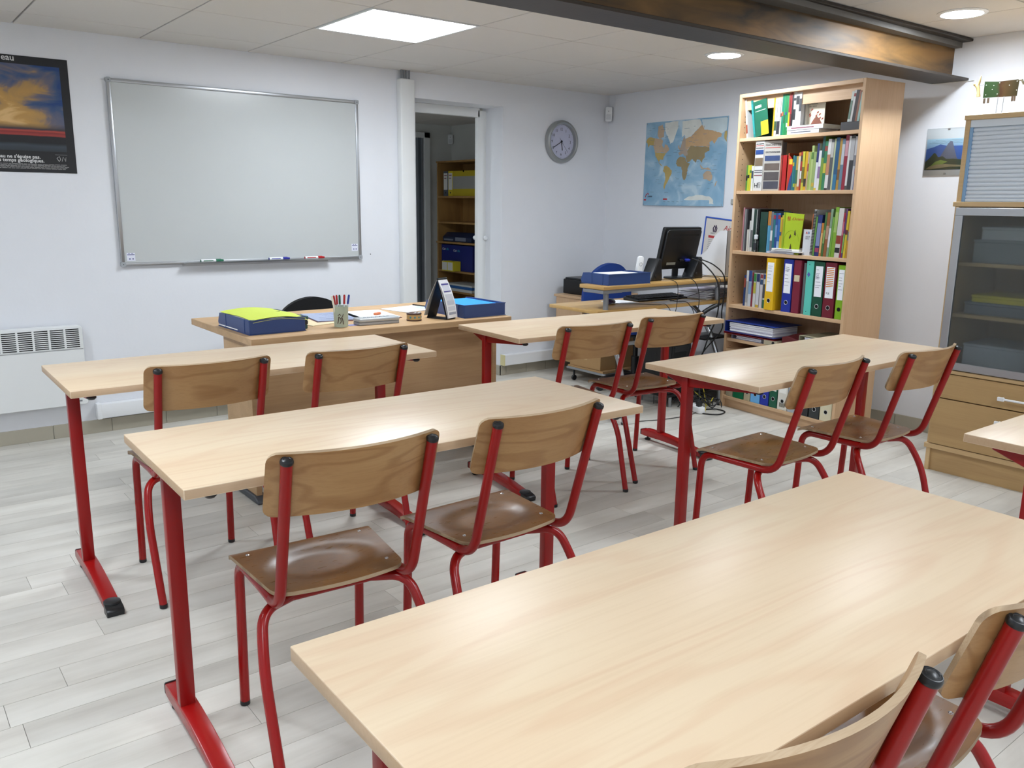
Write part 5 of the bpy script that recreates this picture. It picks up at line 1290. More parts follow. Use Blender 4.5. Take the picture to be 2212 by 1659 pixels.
S2 = [(.426, .438, .20, '#2b7f84', 'teal school book', [(.7, .8, '#d8c02a')]), (.438, .451, .195, '#1f6f7c', 'dark teal school book', [(.1, .2, '#b7c62a')]), (.451, .466, .195, '#c2a64a', 'tan and green school book', [(.2, .6, '#3a7a50')]), (.466, .483, .215, '#de7a2a', 'orange spine book', [(.1, .9, '#e8dcc2')]), (.483, .495, .22, '#b53029', 'red spine book with white title', [(.3, .5, W_), (.75, .9, '#3a3a3a')]), (.495, .512, .22, '#d9d43a', 'yellow spine book with dark title', [(.2, .6, '#7a7a2a')]), (.512, .529, .22, '#efb81c', 'amber spine book', [(.1, .3, '#3a2f2a')]), (.529, .540, .215, '#caa98a', 'beige spine book', [(.5, .7, '#b04848')]),
 (.540, .552, .215, '#a7bf5a', 'olive spine book', None), (.552, .568, .25, '#b9cf7a', 'pale green spine book', [(.7, .85, '#5a8a3a')]), (.568, .588, .215, '#9fb96a', 'soft green workbook', [(.1, .2, '#d8b83a')]), (.588, .604, .26, '#e8ebf2', 'white and navy book', [(.6, 1, '#1e2c72'), (0, .05, '#e0c22a')]), (.604, .622, .22, '#efefef', 'white paperback with purple title', [(.3, .6, '#9a7aa8')]), (.622, .640, .30, '#7fa63a', 'tall moss green book with teal head', [(.6, 1, '#1a5f5a')]), (.640, .660, .27, '#2f8a5a', 'green book with yellow middle', [(.35, .55, '#d9cf3a'), (.8, .9, '#a33a2a')]), (.660, .682, .28, '#f0efec', 'white book with orange lettering', [(.3, .7, '#cf8a62'), (0, .04, K_)]), (.682, .702, .275, '#5c5f63', 'grey ring notebook', [(.65, .95, '#c9c6c2')]),
 (.702, .713, .28, '#cfd8a6', 'pale yellow-green book', None), (.713, .738, .285, '#1f5f8f', 'blue book with light edge', [(0, .3, '#2a7fae')]), (.738, .754, .28, '#c99a34', 'ochre spine book', [(.2, .4, '#8a5a20')]), (.754, .774, .275, '#6d8fa6', 'grey-blue spine book', [(.5, .9, '#cfd8e0')]), (.774, .796, .295, '#a81e38', 'crimson book with white vertical title', [(.62, .9, '#e0a0aa')]), (.796, .810, .29, '#eeeeee', 'white spine book', [(0, .08, '#555555')]), (.810, .836, .29, '#3a3a3f', 'black ring binder book', [(.55, .95, '#c8c8cc')]), (.836, .850, .285, '#d7d7dc', 'light grey spine book', [(.45, .65, '#8a8a95')]), (.850, .862, .285, '#5f6fae', 'blue-violet spine book', [(.3, .4, '#b03040')]), (.862, .876, .275, '#5f9f2a', 'grass green book at the shelf end', [(0, .05, K_), (.7, 1, '#27407a')])]
for a0, a1, h, col, ds, bd in S2: book(1, a0, a1, h, col, ds, band=bd, tilt=1.2 if a0 > .5 else 0)
# --- third shelf
for a0, a1, h, col, ds, bd in ((.067, .078, .27, '#c9848c', 'pink plastic folder', None), (.080, .094, .26, '#8f8f92', 'grey plastic sleeve folder', None), (.094, .106, .26, '#4c4c50', 'dark grey folder', None), (.108, .124, .135, '#e6e2d6', 'small cream booklet', None), (.126, .136, .19, '#f0f0ec', 'thin white booklet', None), (.137, .156, .265, '#e8e8e4', 'white spine book with black title', [(.1, .5, '#777777')]), (.157, .176, .26, '#1f3f34', 'dark green cloth book', None), (.177, .186, .26, '#9aa09c', 'grey spine book', None)):
    book(2, a0, a1, h, col, ds, band=bd, d=.21)
book(2, .190, .206, .262, '#1d1f22', 'black spiral-bound file', d=.21, spiral=True)
book(2, .210, .268, .245, '#1f4a3c', 'wide dark green document holder', d=.20)
t = thing('gel_bottle', 'small clear hand gel bottle in front of the black spiral file', 'bottle', bloc(.200, .014, SH[2] + .0006), BA)
g = G(); g.prism(rrect(-.015, -.009, .015, .009, .007), 0, .075); g.build('bottle_body', M['clear'], t, bevel=.003)
g = G(); g.prism(rrect(-.013, -.008, .013, .008, .007), .077, .106); g.build('cap', MD('#cfd3d8', .3), t, bevel=.003)
g = G(); g.box((-.011, -.0096, .012), (.011, -.0091, .055)); g.build('sticker', MD('#2a2c33', .5, var=.4), t, smooth=False)
for a0, a1, h, col, ds, bd in ((.272, .284, .25, '#5fb2dc', 'sky blue book with orange head', [(.66, 1, '#e08a2a')]), (.284, .296, .25, '#4ba6d6', 'second sky blue book with orange head', [(.66, 1, '#e0922a')]), (.296, .314, .245, '#7d7f86', 'grey book with white title', [(.3, .55, W_)]), (.314, .331, .24, '#25808a', 'petrol blue textbook', [(.85, .95, '#b23048')]), (.331, .348, .24, '#2a4fa0', 'royal blue textbook', [(.4, .7, '#7a9fd8')]), (.348, .368, .24, '#2f6fc4', 'bright blue textbook', [(.85, .95, '#b23048'), (.1, .3, '#9fc0e8')]), (.368, .380, .215, '#e6c41e', 'yellow textbook', [(.5, .6, '#3a6a9a')]), (.380, .396, .228, '#e9c92a', 'yellow paperback with orange title', [(.5, .9, '#d89a2a')])):
    book(2, a0, a1, h, col, ds, band=bd)
t = book(2, .398, .412, .245, '#a6c81e', 'lime green schoolbook facing out', d=.02, e=.018)
c = G(); c.prism([(.001, 0), (.128, 0), (.150, .235), (.012, .245)], .002, .006, ax=1); o = c.build('front_cover', MD('#a3ba1e', .4), t, smooth=False)
text('fil', .034, MD('#a8391f', .5), o, (.030, .0015, .198), (PI / 2, 0, 0), bold=.0006)
text("d'Ariane", .024, MD('#a8391f', .5), o, (.064, .0015, .200), (PI / 2, 0, 0))
c = G(); c.prism([(.055, .010), (.080, .010), (.072, .045), (.068, .062), (.063, .045)], .0, .0016, ax=1); c.prism([(.055, .09), (.066, .105), (.062, .118), (.052, .098)], .0, .0016, ax=1); c.prism([(.088, .115), (.100, .112), (.094, .145), (.090, .135)], .0, .0016, ax=1); c.build('front_print', MD('#3d2a1e', .5), o, smooth=False)
c = G(); c.tube([(.068 + .055 * math.cos(q * .4), .0016, .078 + .062 * math.sin(q * .4)) for q in range(15)], .0007, 4); c.build('front_print', MD('#7f9a14', .5), o)
t = book(2, .545, .552, .150, '#bfc0c4', 'small white spiral alphabet pad', d=.02, e=.030)
c = G(); c.box((.001, -.001, 0), (.060, .001, .150)); o = c.build('front_cover', MD('#c9cbd0', .5), t, smooth=False)
for ch, x, c_ in (('A', .018, '#b22'), ('B', .034, '#2a62a8')): text(ch, .018, MD('#bb2222' if ch == 'A' else c_, .5), o, (x, -.0015, .125), (PI / 2, 0, 0), bold=.0006)
text('DES M\nDU C', .011, INK, o, (.018, -.0015, .104), (PI / 2, 0, 0))
def slope_book(*a, **k): return book(*a, **k)
for k, (a0, w, d, z, h, c_, lb) in enumerate(((.300, .20, .15, 0, .012, '#c9cbd6', 'lowest pale brochure of the flat pile on the third shelf'), (.335, .22, .15, .0126, .006, '#ececf0', 'white leaflet in the flat pile on the third shelf'), (.338, .20, .15, .0192, .012, '#f2efe6', 'topmost cream paperback of the flat pile on the third shelf'))):
    flat_book('book', a0, .004, SH[2] + z, w, d, h, c_, lb, 'flat pile on the third shelf', rz=(.02, -.03, .03)[k])
for a0, a1, h, col, ds, bd, sp in ((.592, .600, .24, '#c9703a', 'terracotta thin book', None, 0), (.602, .616, .265, '#e4e4e4', 'black and white spiral-bound book', None, 1), (.617, .630, .225, '#6fae4a', 'green slim book', None, 0), (.632, .662, .235, '#1f2f7e', 'thick navy blue grammar book', [(.1, .2, '#b03a6a'), (.25, .8, '#8a9ad0')], 0), (.663, .678, .19, '#e08a2a', 'orange vocabulary book', [(.1, .7, '#f0c070')], 0), (.679, .693, .25, '#4a7f3a', 'forest green book', [(.3, .6, '#9ac06a')], 0), (.694, .714, .25, '#a8622a', 'rust brown book', [(.4, .7, '#d0a080')], 0), (.715, .731, .27, '#8fae8a', 'sage green book', [(.2, .6, W_)], 0), (.732, .744, .225, '#7fbf3a', 'light green book', None, 0), (.745, .768, .28, '#8fc42a', 'bright lime book', [(.5, .9, '#b4d86a')], 0),
    (.769, .802, .275, '#eeeae4', 'white thick book with red band', [(.28, .45, '#a63a1e'), (.1, .2, K_)], 0), (.803, .814, .25, '#b81f3c', 'crimson slim book', [(.5, .8, '#e0708a')], 0), (.815, .825, .27, '#6a3a7a', 'violet slim book', [(.1, .5, '#8fc46a')], 0), (.826, .841, .26, '#f0d41e', 'yellow tall book', [(.5, .6, '#7a2a2a')], 0), (.842, .853, .245, '#e6a82a', 'amber tall book', [(.4, .6, '#8a8a8a')], 0), (.854, .864, .27, '#1f6f5a', 'pine green book', [(.4, .6, '#d8c83a')], 0), (.865, .874, .27, '#17604a', 'dark emerald book at the shelf end', None, 0)):
    book(2, a0, a1, h, col, ds, band=bd, spiral=bool(sp), tilt=2.2, d=.19)
# --- fourth shelf: paperbacks then lever arch files
for a0, a1, h, col, ds, bd in ((.113, .128, .195, '#24407e', 'navy slim manual', [(.6, .9, '#b04a3a')]), (.130, .149, .225, '#ededea', 'tall white manual', [(.1, .7, '#b8b8b4')]), (.151, .177, .225, '#dfe6f0', 'white and blue exam book', [(.7, 1, '#2a4f9c'), (.35, .68, '#8fb4dc')]), (.178, .190, .215, '#a02a3a', 'dark red exam book', [(.6, .9, '#6a2a5a')]), (.192, .214, .215, '#ebebe8', 'white manual with green head', [(.75, .98, '#3f9a4a'), (.4, .72, '#d8cf4a')]), (.216, .242, .215, '#e8eaf2', 'white manual with navy head', [(.75, .98, '#26366e'), (.0, .08, '#e0b82a')]), (.246, .268, .215, '#e9e4e6', 'white manual with blue and red head', [(.86, .97, '#a83a4a'), (.68, .82, '#3a5a8a')]), (.272, .296, .215, '#e8ecea', 'white manual with black title and green foot', [(.85, .98, '#2a4a9a'), (.3, .7, '#4a4f5a'), (0, .25, '#2a7a54')]), (.299, .314, .19, '#d68f8f', 'pink manual', [(.85, .97, '#7a7a80')])):
    book(3, a0, a1, h, col, ds, band=bd, d=.18)
def binder(sh, a0, a1, col, desc, h=.315, label_c='#eef0f6', ring='#c7cace', d=.28, e=.012, lz=(.36, .92), ringz=.12, lines=True, order=''):
    w = a1 - a0 - .0015; lab = desc
    t = thing('lever_arch_file', lab, 'binder', bloc(a0, e, SH[sh] + .0006), BA, 'binders on the ' + SHN[sh] + ' of the tall bookcase')
    cm = MD(col, .35)
    g = G(); g.box((0, 0, 0), (.0025, d, h)); g.box((w - .0025, 0, 0), (w, d, h)); g.box((.0025, 0, 0), (w - .0025, .0025, h)); g.build('cover', cm, t, bevel=.0008)
    g = G(); g.box((.005, .02, .008), (w - .006, d - .006, h - .015)); g.build('page_block', PAGES, t, smooth=False)
    if ringz:
        mt = Matrix.Translation((w / 2, -.0003, h * ringz + .02)) @ Matrix.Rotation(PI / 2, 4, 'X')
        g = G(); g.lathe([(.0105, 0), (.0118, .0016), (.0135, .0002)], 22, mat=mt); g.build('finger_ring', MD(ring, .3, metal=.6), t)
        g = G(); g.lathe([(0, .0004), (.0108, .0004)], 22, mat=mt); g.build('finger_hole', M['black_mat'], t, smooth=False)
    if label_c:
        g = G(); g.box((w * .14, -.0009, h * lz[0]), (w * .86, .0001, h * lz[1])); lb = g.build('spine_label', MD(label_c, .7), t, smooth=False)
        if lines:
            g = G(); rr = random.Random(int(a0 * 1000)); z = h * lz[1] - .022
            for k in range(6):
                ww = rr.uniform(.25, .6) * w; g.box((w * .2, -.0012, z), (w * .2 + ww, -.0008, z + .0018)); z -= rr.uniform(.012, .026)
                if z < h * lz[0] + .01: break
            g.build('writing', MD('#4a4f66', .7), lb, smooth=False)
    return t
binder(3, .318, .388, '#e2b414', 'yellow lever arch file protruding slightly on the binder shelf', e=-.006)
binder(3, .436, .507, '#1a2f96', 'royal blue lever arch file with handwritten white label')
binder(3, .512, .567, '#7a1f36', 'maroon narrow file with gold sticker and torn label', ringz=None, label_c='#cfc2a2', lz=(.6, .72), lines=False)
t = bpy.data.objects['lever_arch_file.002'] if 'lever_arch_file.002' in bpy.data.objects else None
book(3, .570, .586, .30, '#8b959b', 'grey translucent folder', d=.22)
book(3, .588, .600, .285, '#c9683e', 'thin orange folder', d=.22)
binder(3, .603, .656, '#5cc4b4', 'aqua file with a violet diamond sticker', ringz=None, label_c=None)
o = [x for x in bpy.data.objects if x.get('label') == 'aqua file with a violet diamond sticker'][0]
g = G(); g.prism([(.0185, .222), (.030, .237), (.0185, .252), (.008, .237)], -.001, .0002, ax=1); g.build('sticker', MD('#5560b0', .5), o, smooth=False)
g = G(); g.lathe([(.003, .0), (0, .0012)], 10, mat=Matrix.Translation((.02, -.0002, .295)) @ XF); g.lathe([(.003, .0), (0, .0012)], 10, mat=Matrix.Translation((.02, -.0002, .02)) @ XF); g.build('rivet', M['black_pl'], o)
binder(3, .660, .731, '#0f4a34', 'dark green lever arch file with grey-headed label')
binder(3, .735, .812, '#6e1428', 'burgundy lever arch file with striped orange and violet label', lines=False)
o = [x for x in bpy.data.objects if x.get('label', '').startswith('burgundy lever')][0]
g = G()
for k in range(9): z = .175 + k * .0125; g.prism([(.014, z), (.060, z + .008), (.060, z + .014), (.014, z + .006)], -.0014, -.0008, ax=1)
g.build('sticker', MD('#e08a4a', .6, var=.5), o, smooth=False)
text('FLE', .016, INK, o, (.018, -.0013, .135), (PI / 2, 0, 0))
binder(3, .822, .874, '#7fae1c', 'lime green file with white label at the end of the binder shelf', h=.305, ring='#5f8a14')
for lb, tx, zz in (('royal blue lever', 'Français\nLangue', .255), ('dark green lever', 'P.L.E\nRègles\nH.G.T', .235)):
    o = [x for x in bpy.data.objects if x.get('label', '').startswith(lb)][0]; text(tx, .010, MD('#2f3a66', .7), o, (.014, -.0013, zz), (PI / 2, 0, 0))
# --- flat binders on the low shelf
def flat_binder(a0, e, z, w, d, h, col, label, rz=0.0, papers=True):
    t = thing('lever_arch_file', label, 'binder', bloc(a0, e, z + .0006), BA + rz, 'binders lying flat on the low shelf'); cm = MD(col, .4)
    g = G(); g.box((0, 0, 0), (w, d, .0025)); g.box((0, 0, h - .0025), (w, d, h)); g.box((0, 0, .0025), (.0025, d, h - .0025)); g.build('cover', cm, t, bevel=.0008)
    if papers:
        rr = random.Random(int(a0 * 100) + 3); n_ = max(4, int(h / .006))
        for k in range(n_):
            zz = .004 + (h - .012) * k / n_; g = G(); g.box((.03 + rr.uniform(0, .012), .004 + rr.uniform(0, .008), zz), (w - .02, d - .02, zz + (h - .012) / n_ * .85)); g.build('sheet', rr.choice([M['paper'], MD('#c3c2d2', .8), MD('#dcdce6', .8)]), t, smooth=False)
    return t
flat_binder(.03, -.03, SH[4] + .046, .40, .26, .070, '#1d3480', 'blue file stuffed with papers lying on the low shelf', .03)
flat_binder(.02, -.028, SH[4] + .032, .40, .26, .012, '#b0303a', 'red folder squeezed under the blue file on the low shelf', .06)
flat_binder(.06, .004, SH[4], .26, .26, .030, '#8c8798', 'grey folder at the bottom of the pile on the low shelf')
t = thing('lever_arch_file', 'cream file with round hole lying next to the grey folder', 'binder', bloc(.335, -.002, SH[4] + .0006), BA, 'binders lying flat on the low shelf')
g = G(); g.box((0, 0, 0), (.105, .27, .031)); g.build('cover', MD('#b6ad94', .5), t, bevel=.002)
g = G(); g.lathe([(0, .0006), (.009, .0006), (.011, .0)], 18, mat=Matrix.Translation((.075, 0, .016)) @ XF); g.build('finger_hole', M['black_mat'], t)
t = thing('fabric_pouch', 'dark red patterned pouch in the middle of the low shelf', 'pouch', bloc(.45, .03, SH[4] + .0006), BA)
g = G(); g.sheet(lambda u, v: (.20 * u, .20 * v, .035 + .025 * math.sin(PI * u) * math.sin(PI * v) + .006 * math.sin(9 * u)), 14, 10, .05, nrm=(0, 0, 1)); g.build('pouch_body', MD('#5c1a1e', .7, var=.6, bump=.5, bscale=90), t)
flat_binder(.60, .0, SH[4] + .032, .265, .27, .062, '#a7a287', 'beige file with a slipping wad of papers on the low shelf', -.02)
flat_binder(.66, .008, SH[4], .20, .26, .030, '#5a5a60', 'dark folder under the beige file on the low shelf')
# --- bottom shelf
for a0, a1, col, ds, lc, h in ((.036, .094, '#a89e86', 'tan file at the start of the bottom shelf', None, .290), (.098, .189, '#0f6a44', 'broad green file on the bottom shelf', '#e8eae6', .292), (.193, .246, '#b3a98c', 'sand-coloured file on the bottom shelf', None, .292), (.250, .326, '#6db2ea', 'light blue file on the bottom shelf', '#eef2f8', .292), (.330, .397, '#1a2fa0', 'deep blue file on the bottom shelf', '#eef0f6', .292), (.401, .464, '#0f5a40', 'dark green file on the bottom shelf', '#e6eae6', .292), (.468, .542, '#e2e0d6', 'white archive file with a printed barcode', '#f4f4ee', .292), (.546, .628, '#a9b3c0', 'grey-blue file with cream label on the bottom shelf', '#eeeadc', .292), (.632, .700, '#26272b', 'black file on the bottom shelf', None, .292), (.706, .780, '#2c3234', 'charcoal file with small crest on the bottom shelf', None, .292), (.784, .866, '#d9d2b4', 'cream file near the end of the bottom shelf', None, .292)):
    binder(6, a0, a1, col, ds, h=h, label_c=lc, lines=False)
o = [x for x in bpy.data.objects if x.get('label', '').startswith('white archive file')][0]
g = G()
for k in range(9): g.box((.016 + k * .005, -.0012, .018), (.0185 + k * .005, -.0002, .045))
g.build('print', MD('#6d6a5c', .6), o, smooth=False)

# ================================================================== GLASS AND SHUTTER CABINET
cb = thing('storage_cabinet', 'birch cabinet with grey tambour shutter, frosted glass doors and drawers', 'cabinet', (3.44, -3.135, 0), -PI / 2)
CW, CDp = .90, .50
BE = M['birch_edge']
# lower body
for x in (0, CW - .02): g = G(); g.box((x, 0, .0), (x + .02, CDp, 1.315)); g.build('side_panel', BE, cb, bevel=.001)
g = G(); g.box((.02, CDp - .01, .12), (CW - .02, CDp, 1.315)); g.build('back_panel', M['birch'], cb, smooth=False)
g = G(); g.box((-.008, -.010, 1.315), (CW + .008, CDp, 1.338)); g.build('middle_top', BE, cb, bevel=.002)
g = G(); g.box((-.008, -.012, .117), (CW + .008, CDp, .142)); g.build('bottom_board', BE, cb, bevel=.002)
g = G(); g.box((.02, .012, 0), (CW - .02, .030, .117)); g.build('plinth', M['birch'], cb, smooth=False)
g = G(); g.box((-.003, -.004, .508), (CW + .003, CDp - .01, .526)); g.build('divider_board', BE, cb, bevel=.001)
for z in (.80, 1.05): g = G(); g.box((.02, .05, z - .016), (CW - .02, CDp - .01, z)); g.build('shelf', BE, cb, smooth=False)
# drawers
for (z0, z1, hz) in ((.385, .505, .435), (.146, .380, .318)):
    g = G(); g.box((.012, -.014, z0), (CW - .012, .004, z1)); dr = g.build('drawer', M['birch'], cb, bevel=.0015)
    g = G(); g.box((.014, .004, z0 + .006), (CW - .014, .03, z1 - .006)); g.build('drawer_gap', M['black_mat'], dr, smooth=False)
    g = G(); pts = fillet([(.335, -.014, hz), (.335, -.045, hz), (.565, -.045, hz), (.565, -.014, hz)], .012, 4)
    g.tube(pts, .0055, 10); g.box((.322, -.052, hz - .009), (.352, -.040, hz + .009)); g.box((.548, -.052, hz - .009), (.578, -.040, hz + .009)); g.build('handle', M['white_pl'], dr, bevel=.002)
# glass doors
for x0 in (.012, .452):
    x1 = x0 + .436; z0, z1 = .532, 1.310; fw = .036
    g = G()
    dt = None
    g.prism([(x0 + fw, z0 + fw), (x1 - fw, z0 + fw), (x1 - fw, z1 - fw), (x0 + fw, z1 - fw)], -.009, -.005, ax=1); gl = g.build('glass_pane', M['frost'], cb, smooth=False)
    for a, b_ in (((x0, -.016, z0), (x1, .002, z0 + fw)), ((x0, -.016, z1 - fw), (x1, .002, z1)), ((x0, -.016, z0 + fw), (x0 + fw, .002, z1 - fw)), ((x1 - fw, -.016, z0 + fw), (x1, .002, z1 - fw))):
        g = G(); g.box(a, b_); g.build('door_rail', M['alu'], cb, bevel=.0015)
# things behind the frosted glass, each a thing of its own
def cab(x, y, z): return (3.44 + y, -3.135 - x, z)
rr = random.Random(31)
for i, (x, z, w, d, h, c_, lab) in enumerate(((.07, 1.0505, .34, .28, .11, '#8d97a0', 'grey box blurred behind the glass on the upper cabinet shelf'), (.10, 1.161, .28, .24, .06, '#c3c9d0', 'pale carton on top of the grey box behind the glass'),
        (.06, .8005, .36, .30, .06, '#6f7b88', 'slate folder pile behind the glass on the middle cabinet shelf'), (.09, .861, .30, .28, .035, '#d3c62a', 'bright yellow folder blurred behind the glass'), (.08, .5265, .33, .30, .13, '#aeb6c4', 'pale box behind the glass at the cabinet bottom'),
        (.50, 1.0505, .32, .28, .12, '#7f8890', 'grey carton behind the second glass door'), (.50, .8005, .32, .28, .10, '#9aa3ad', 'light carton behind the second glass door'))):
    t = thing('storage_box', lab, 'box', cab(x, .09, z + .0005), -PI / 2, 'boxes inside the glass cabinet')
    g = G(); g.box((0, 0, 0), (w, d, h - .012)); g.build('casing', MD(c_, .7), t, bevel=.003)
    g = G(); g.box((-.002, -.002, h - .012), (w + .002, d + .002, h)); g.build('lid', MD(c_, .6), t, bevel=.002)
# upper shutter unit
for x in (.0, CW - .022): g = G(); g.box((x, .004, 1.338), (x + .022, CDp, 1.712)); g.build('side_panel', BE, cb, bevel=.001)
g = G(); g.box((-.004, -.004, 1.712), (CW + .004, CDp, 1.735)); g.build('top_panel', BE, cb, bevel=.002)
g = G(); g.box((.022, CDp - .01, 1.338), (CW - .022, CDp, 1.712)); g.build('back_panel', M['birch'], cb, smooth=False)
g = G(); g.box((.022, .006, 1.678), (CW - .022, .020, 1.712)); g.build('shutter_valance', M['shutter'], cb, bevel=.002)
for x in (.022, CW - .036): g = G(); g.box((x, .006, 1.338), (x + .014, .030, 1.678)); g.build('guide_rail', M['shutter_rail'], cb, bevel=.001)
for k in range(17):
    z = 1.352 + k * .0192
    def slat(u, v, z=z): a = PI * v; return (.036 + (CW - .072) * u, .020 - .007 * math.sin(a), z + .0186 * v)
    g = G(); g.sheet(slat, 1, 7, .0012, nrm=(0, 1, 0)); g.build('slat', M['shutter'], cb)
g = G(); g.box((.036, .010, 1.338), (CW - .036, .026, 1.352)); g.build('bottom_rail', M['shutter'], cb, bevel=.002)
g = G(); g.box((.036, .027, 1.34), (CW - .036, .030, 1.70)); g.build('shutter_backing', M['darkgrey'], cb, smooth=False)

# tin cow sculpture on top
sc = thing('cow_sculpture', 'green and brown sheet metal cow on thin rods on top of the cabinet', 'sculpture', (3.62, -3.205, 1.736), -PI / 2)
g = G(); g.prism([(-.084, .092), (.068, .088), (.071, .160), (.066, .163), (-.02, .161), (-.084, .167)][::1], -.0, .0012, ax=1)
def cow_mat():
    m, t, b = nt('patina_metal'); N = t.nodes.new; tc = N('ShaderNodeTexCoord'); sp = N('ShaderNodeSeparateXYZ'); L(t, tc.outputs['Object'], sp.inputs[0])
    n = N('ShaderNodeTexNoise'); n.inputs['Scale'].default_value = 25; L(t, tc.outputs['Object'], n.inputs['Vector'])
    ad = N('ShaderNodeMath'); ad.operation = 'MULTIPLY_ADD'; ad.inputs[1].default_value = .05; L(t, n.outputs['Fac'], ad.inputs[0]); L(t, sp.outputs[0], ad.inputs[2])
    mr = N('ShaderNodeMapRange'); mr.inputs['From Min'].default_value = -.085; mr.inputs['From Max'].default_value = .10; L(t, ad.outputs[0], mr.inputs['Value'])
    cr = N('ShaderNodeValToRGB'); e = cr.color_ramp.elements; e[0].position = 0; e[0].color = srgb('#27401f'); e[1].position = 1; e[1].color = srgb('#3f3a22')
    for p, c_ in ((.45, '#3a5030'), (.55, '#4f3322'), (.66, '#59452a')): x = e.new(p); x.color = srgb(c_)
    L(t, mr.outputs[0], cr.inputs[0]); L(t, cr.outputs[0], b.inputs['Base Color']); b.inputs['Metallic'].default_value = .4; b.inputs['Roughness'].default_value = .35
    return m
g.build('body_plate', cow_mat(), sc, smooth=False)
g = G()
for x, z in ((-.075, .15), (-.04, .145), (-.045, .128), (-.015, .155), (-.072, .105), (-.02, .105), (.03, .14), (.062, .155), (.064, .115)):
    g.lathe([(0, .0004), (.0024, .0002)], 5, mat=Matrix.Translation((x, -.0012, z)) @ XF)
g.build('punched_star', MD('#d9dbd2', .4), sc, smooth=False)
for x in (-.016, .010):
    g = G(); g.tube([(x, -.001, 0), (x + .002, -.001, .092)], .0016, 8); g.build('rod', M['steel'], sc)
g = G(); g.prism(rrect(-.05, -.03, .045, .03, .01), -.0, .003); g.build('base_plate', M['darkgrey'], sc)
for x, w in ((-.081, .010), (-.063, .010), (.045, .009), (.055, .009)):
    g = G(); g.prism([(x, .068), (x + w * .25, .064), (x + w * .5, .068), (x + w * .75, .064), (x + w, .068), (x + w, .090), (x, .090)], -.001, .0, ax=1); g.build('leg', MD('#5b4a3a', .5, metal=.3), sc, smooth=False)
g = G(); g.tube([(-.084, 0, .150), (-.090, .004, .155), (-.096, -.004, .148), (-.102, .003, .152), (-.106, 0, .150)], .0008, 6); g.build('neck_wire', M['steel'], sc)
WD = MD('#b9a06a', .5, var=.2)
g = G(); g.tube([(-.128, 0, .160), (-.118, -.002, .152), (-.112, 0, .140), (-.108, 0, .118), (-.106, 0, .100)], [.006, .009, .008, .007, .009], 12); g.lathe([(0, -.009), (.007, -.007), (.010, 0), (.007, .007), (0, .009)], 12, c=(-.126, 0, .158)); g.build('head', WD, sc)
g = G(); g.tube([(-.112, 0, .150), (-.108, -.002, .170), (-.103, -.003, .196)], [.004, .006, .0015], 10); g.build('horn', WD, sc)
g = G(); g.tube([(.068, 0, .158), (.082, 0, .158), (.092, 0, .138)], [.003, .005, .004], 10); g.build('tail', MD('#6d6650', .5), sc)

# ================================================================== STORE ROOM BOOKCASE
sb = thing('bookcase', 'brown open bookcase in the dim store room behind the doorway', 'bookcase', (4.415, 2.935, 0), -PI / 2)
SW, SD, SHh = 1.6, .34, 1.745
PN = M['pine']
for x in (0, SW - .02): g = G(); g.box((x, 0, 0), (x + .02, SD, SHh - .018)); g.build('side_panel', PN, sb, bevel=.001)
g = G(); g.box((-.01, -.006, SHh - .018), (SW + .01, SD, SHh)); g.build('top_panel', PN, sb, bevel=.002)
g = G(); g.box((.02, SD - .008, 0), (SW - .02, SD, SHh - .018)); g.build('back_panel', PN, sb, smooth=False)
SS = [1.375, 1.10, .886, .575, .355, .08]
for z in SS:
    ov = .012 if abs(z - .886) < .01 else 0
    g = G(); g.box((.02 - ov * 2, -ov, z - .02), (SW - .02, SD - .008, z)); g.build('shelf', PN, sb, bevel=.001)
def sbl(x, y, z): return (4.415 + y, 2.935 - x, z + .0006)
def archive(x, z, w, d, h, c_, lab, lc='#e6e4e0', hole=True, body=None):
    t = thing('archive_box', lab, 'archive box', sbl(x, .03, z), -PI / 2, 'archive boxes in the store room')
    g = G(); g.box((0, 0, 0), (w, d, h)); g.build('casing', MD(c_, .6), t, bevel=.0015)
    g = G(); g.box((w * .08, -.0008, h * .25), (w * .92, .0004, h * .92)); lb = g.build('spine_label', MD(lc, .7), t, smooth=False)
    g = G(); g.box((w * .2, -.0012, h * .82), (w * .8, -.0006, h * .85)); g.box((w * .2, -.0012, h * .70), (w * .7, -.0006, h * .73)); g.build('writing', MD('#8a4444', .7), lb, smooth=False)
    if hole: g = G(); g.lathe([(0, .0008), (.008, .0008), (.010, 0)], 16, mat=Matrix.Translation((w / 2, 0, h * .13)) @ XF); g.build('finger_hole', M['black_mat'], t)
    return t
archive(.085, SS[0], .085, .24, .262, '#5a5f68', 'grey archive box with labelled spine in the store room')
t = archive(.178, SS[0], .085, .25, .262, '#d8c22a', 'yellow archive box with white label in the store room')
t = thing('archive_box', 'long side of a yellow and grey archive box in the store room', 'archive box', sbl(.266, .032, SS[0]), -PI / 2, 'archive boxes in the store room')
g = G(); g.box((0, 0, 0), (.46, .24, .262)); g.build('casing', MD('#bfa91e', .6), t, bevel=.0015)
g = G(); g.box((.0, -.0008, .075), (.46, .0004, .205)); g.build('grey_band', MD('#a09e98', .7), t, smooth=False)
g = G(); g.lathe([(0, .0008), (.012, .0008)], 16, mat=Matrix.Translation((.2, 0, .258)) @ XF); g.build('finger_hole', M['black_mat'], t)
t = thing('laminator', 'dark blue office machine on the store room shelf above the boxes', 'machine', sbl(.03, .02, SS[2]), -PI / 2)
g = G(); g.prism([(0, 0), (.24, 0), (.24, .055), (.20, .095), (.06, .10), (0, .05)], .05, .60, ax=0); g.build('casing', MD('#1c2746', .4), t, bevel=.006, seg=2)
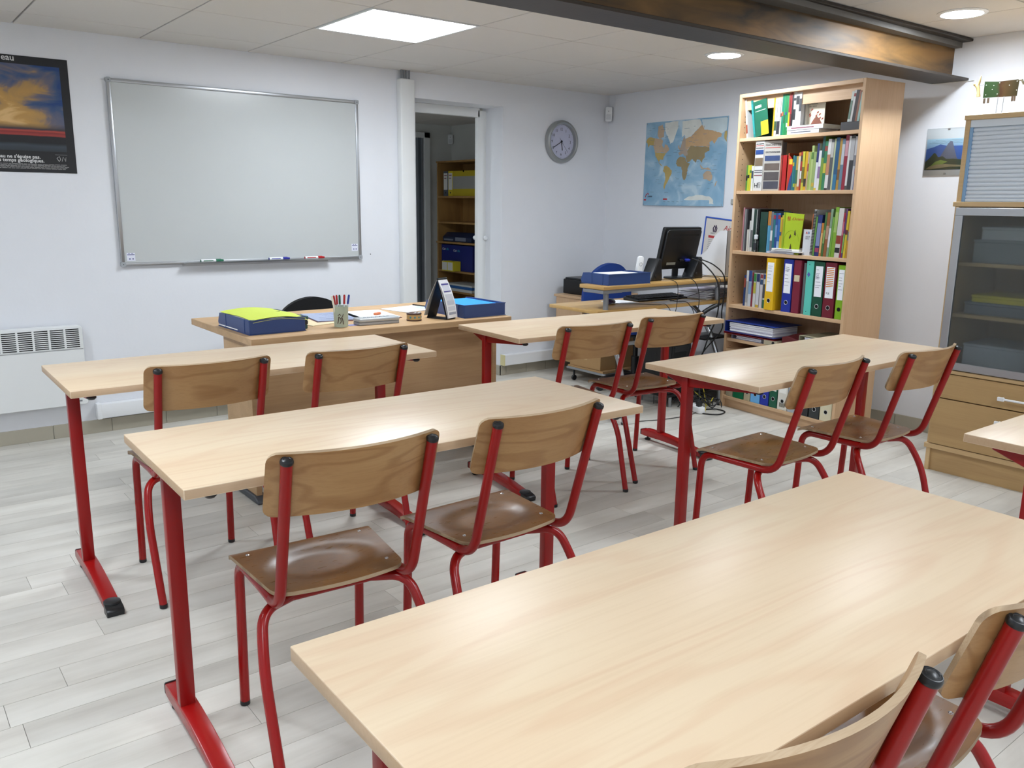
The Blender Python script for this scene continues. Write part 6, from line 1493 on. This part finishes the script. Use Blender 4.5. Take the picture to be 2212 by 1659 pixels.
g = G(); g.box((.08, -.003, .012), (.26, .003, .03)); g.box((.3, -.003, .012), (.5, .003, .05)); g.build('control_panel', MD('#7a7f90', .4, var=.3), t, smooth=False)
t = thing('paper_carton', 'dark blue paper carton with white lettering in the store room', 'carton', sbl(.04, .03, SS[3]), -PI / 2)
g = G(); g.box((0, 0, 0), (.60, .26, .278)); g.build('carton', MD('#141f6e', .5), t, bevel=.002)
text('Clair', .036, MD('#e6e8f2', .6), t, (.018, -.0008, .215), FRONT[:1] + (0, 0)); text('alfa', .036, MD('#3fa6c4', .6), t, (.098, -.0008, .215), FRONT[:1] + (0, 0))
text('Clair', .036, MD('#e6e8f2', .6), t, (.235, -.0008, .205), FRONT[:1] + (0, 0)); text('alfa', .036, MD('#3fa6c4', .6), t, (.315, -.0008, .205), FRONT[:1] + (0, 0))
text('Clairalfa', .022, MD('#c8cce2', .6), t, (.03, -.0008, .085), FRONT[:1] + (0, 0))
g = G(); g.box((.02, -.0008, .018), (.17, .0004, .055)); lb = g.build('label', M['paper'], t, smooth=False)
g = G()
for k in range(6): g.box((.03 + k * .022, -.0014, .030), (.044 + k * .022, -.0008, .044))
g.build('print', INK, lb, smooth=False)
t = thing('storage_carton', 'low yellow box with two white panels in front of the blue carton', 'box', sbl(.205, -.075, SS[3]), -PI / 2)
g = G(); g.box((0, 0, 0), (.22, .10, .105)); g.build('carton', MD('#d9c832', .6), t, bevel=.002)
for x in (.008, .116): g = G(); g.box((x, -.0008, .010), (x + .094, .0004, .095)); g.build('label', MD('#d9d7d2', .7), t, smooth=False)
t = thing('file_pile', 'blue and white folders lying on the lowest visible store room shelf', 'folders', sbl(.12, .0, SS[4]), -PI / 2)
for k, (c_, h) in enumerate((('#d4d2cc', .03), ('#2a5fa0', .03), ('#cfd0cc', .02))):
    g = G(); g.box((.02 * k, 0, sum((.03, .03, .02)[:k])), (.55, .28, sum((.03, .03, .02)[:k]) + h - .001)); g.build('folder', MD(c_, .6), t, bevel=.001)
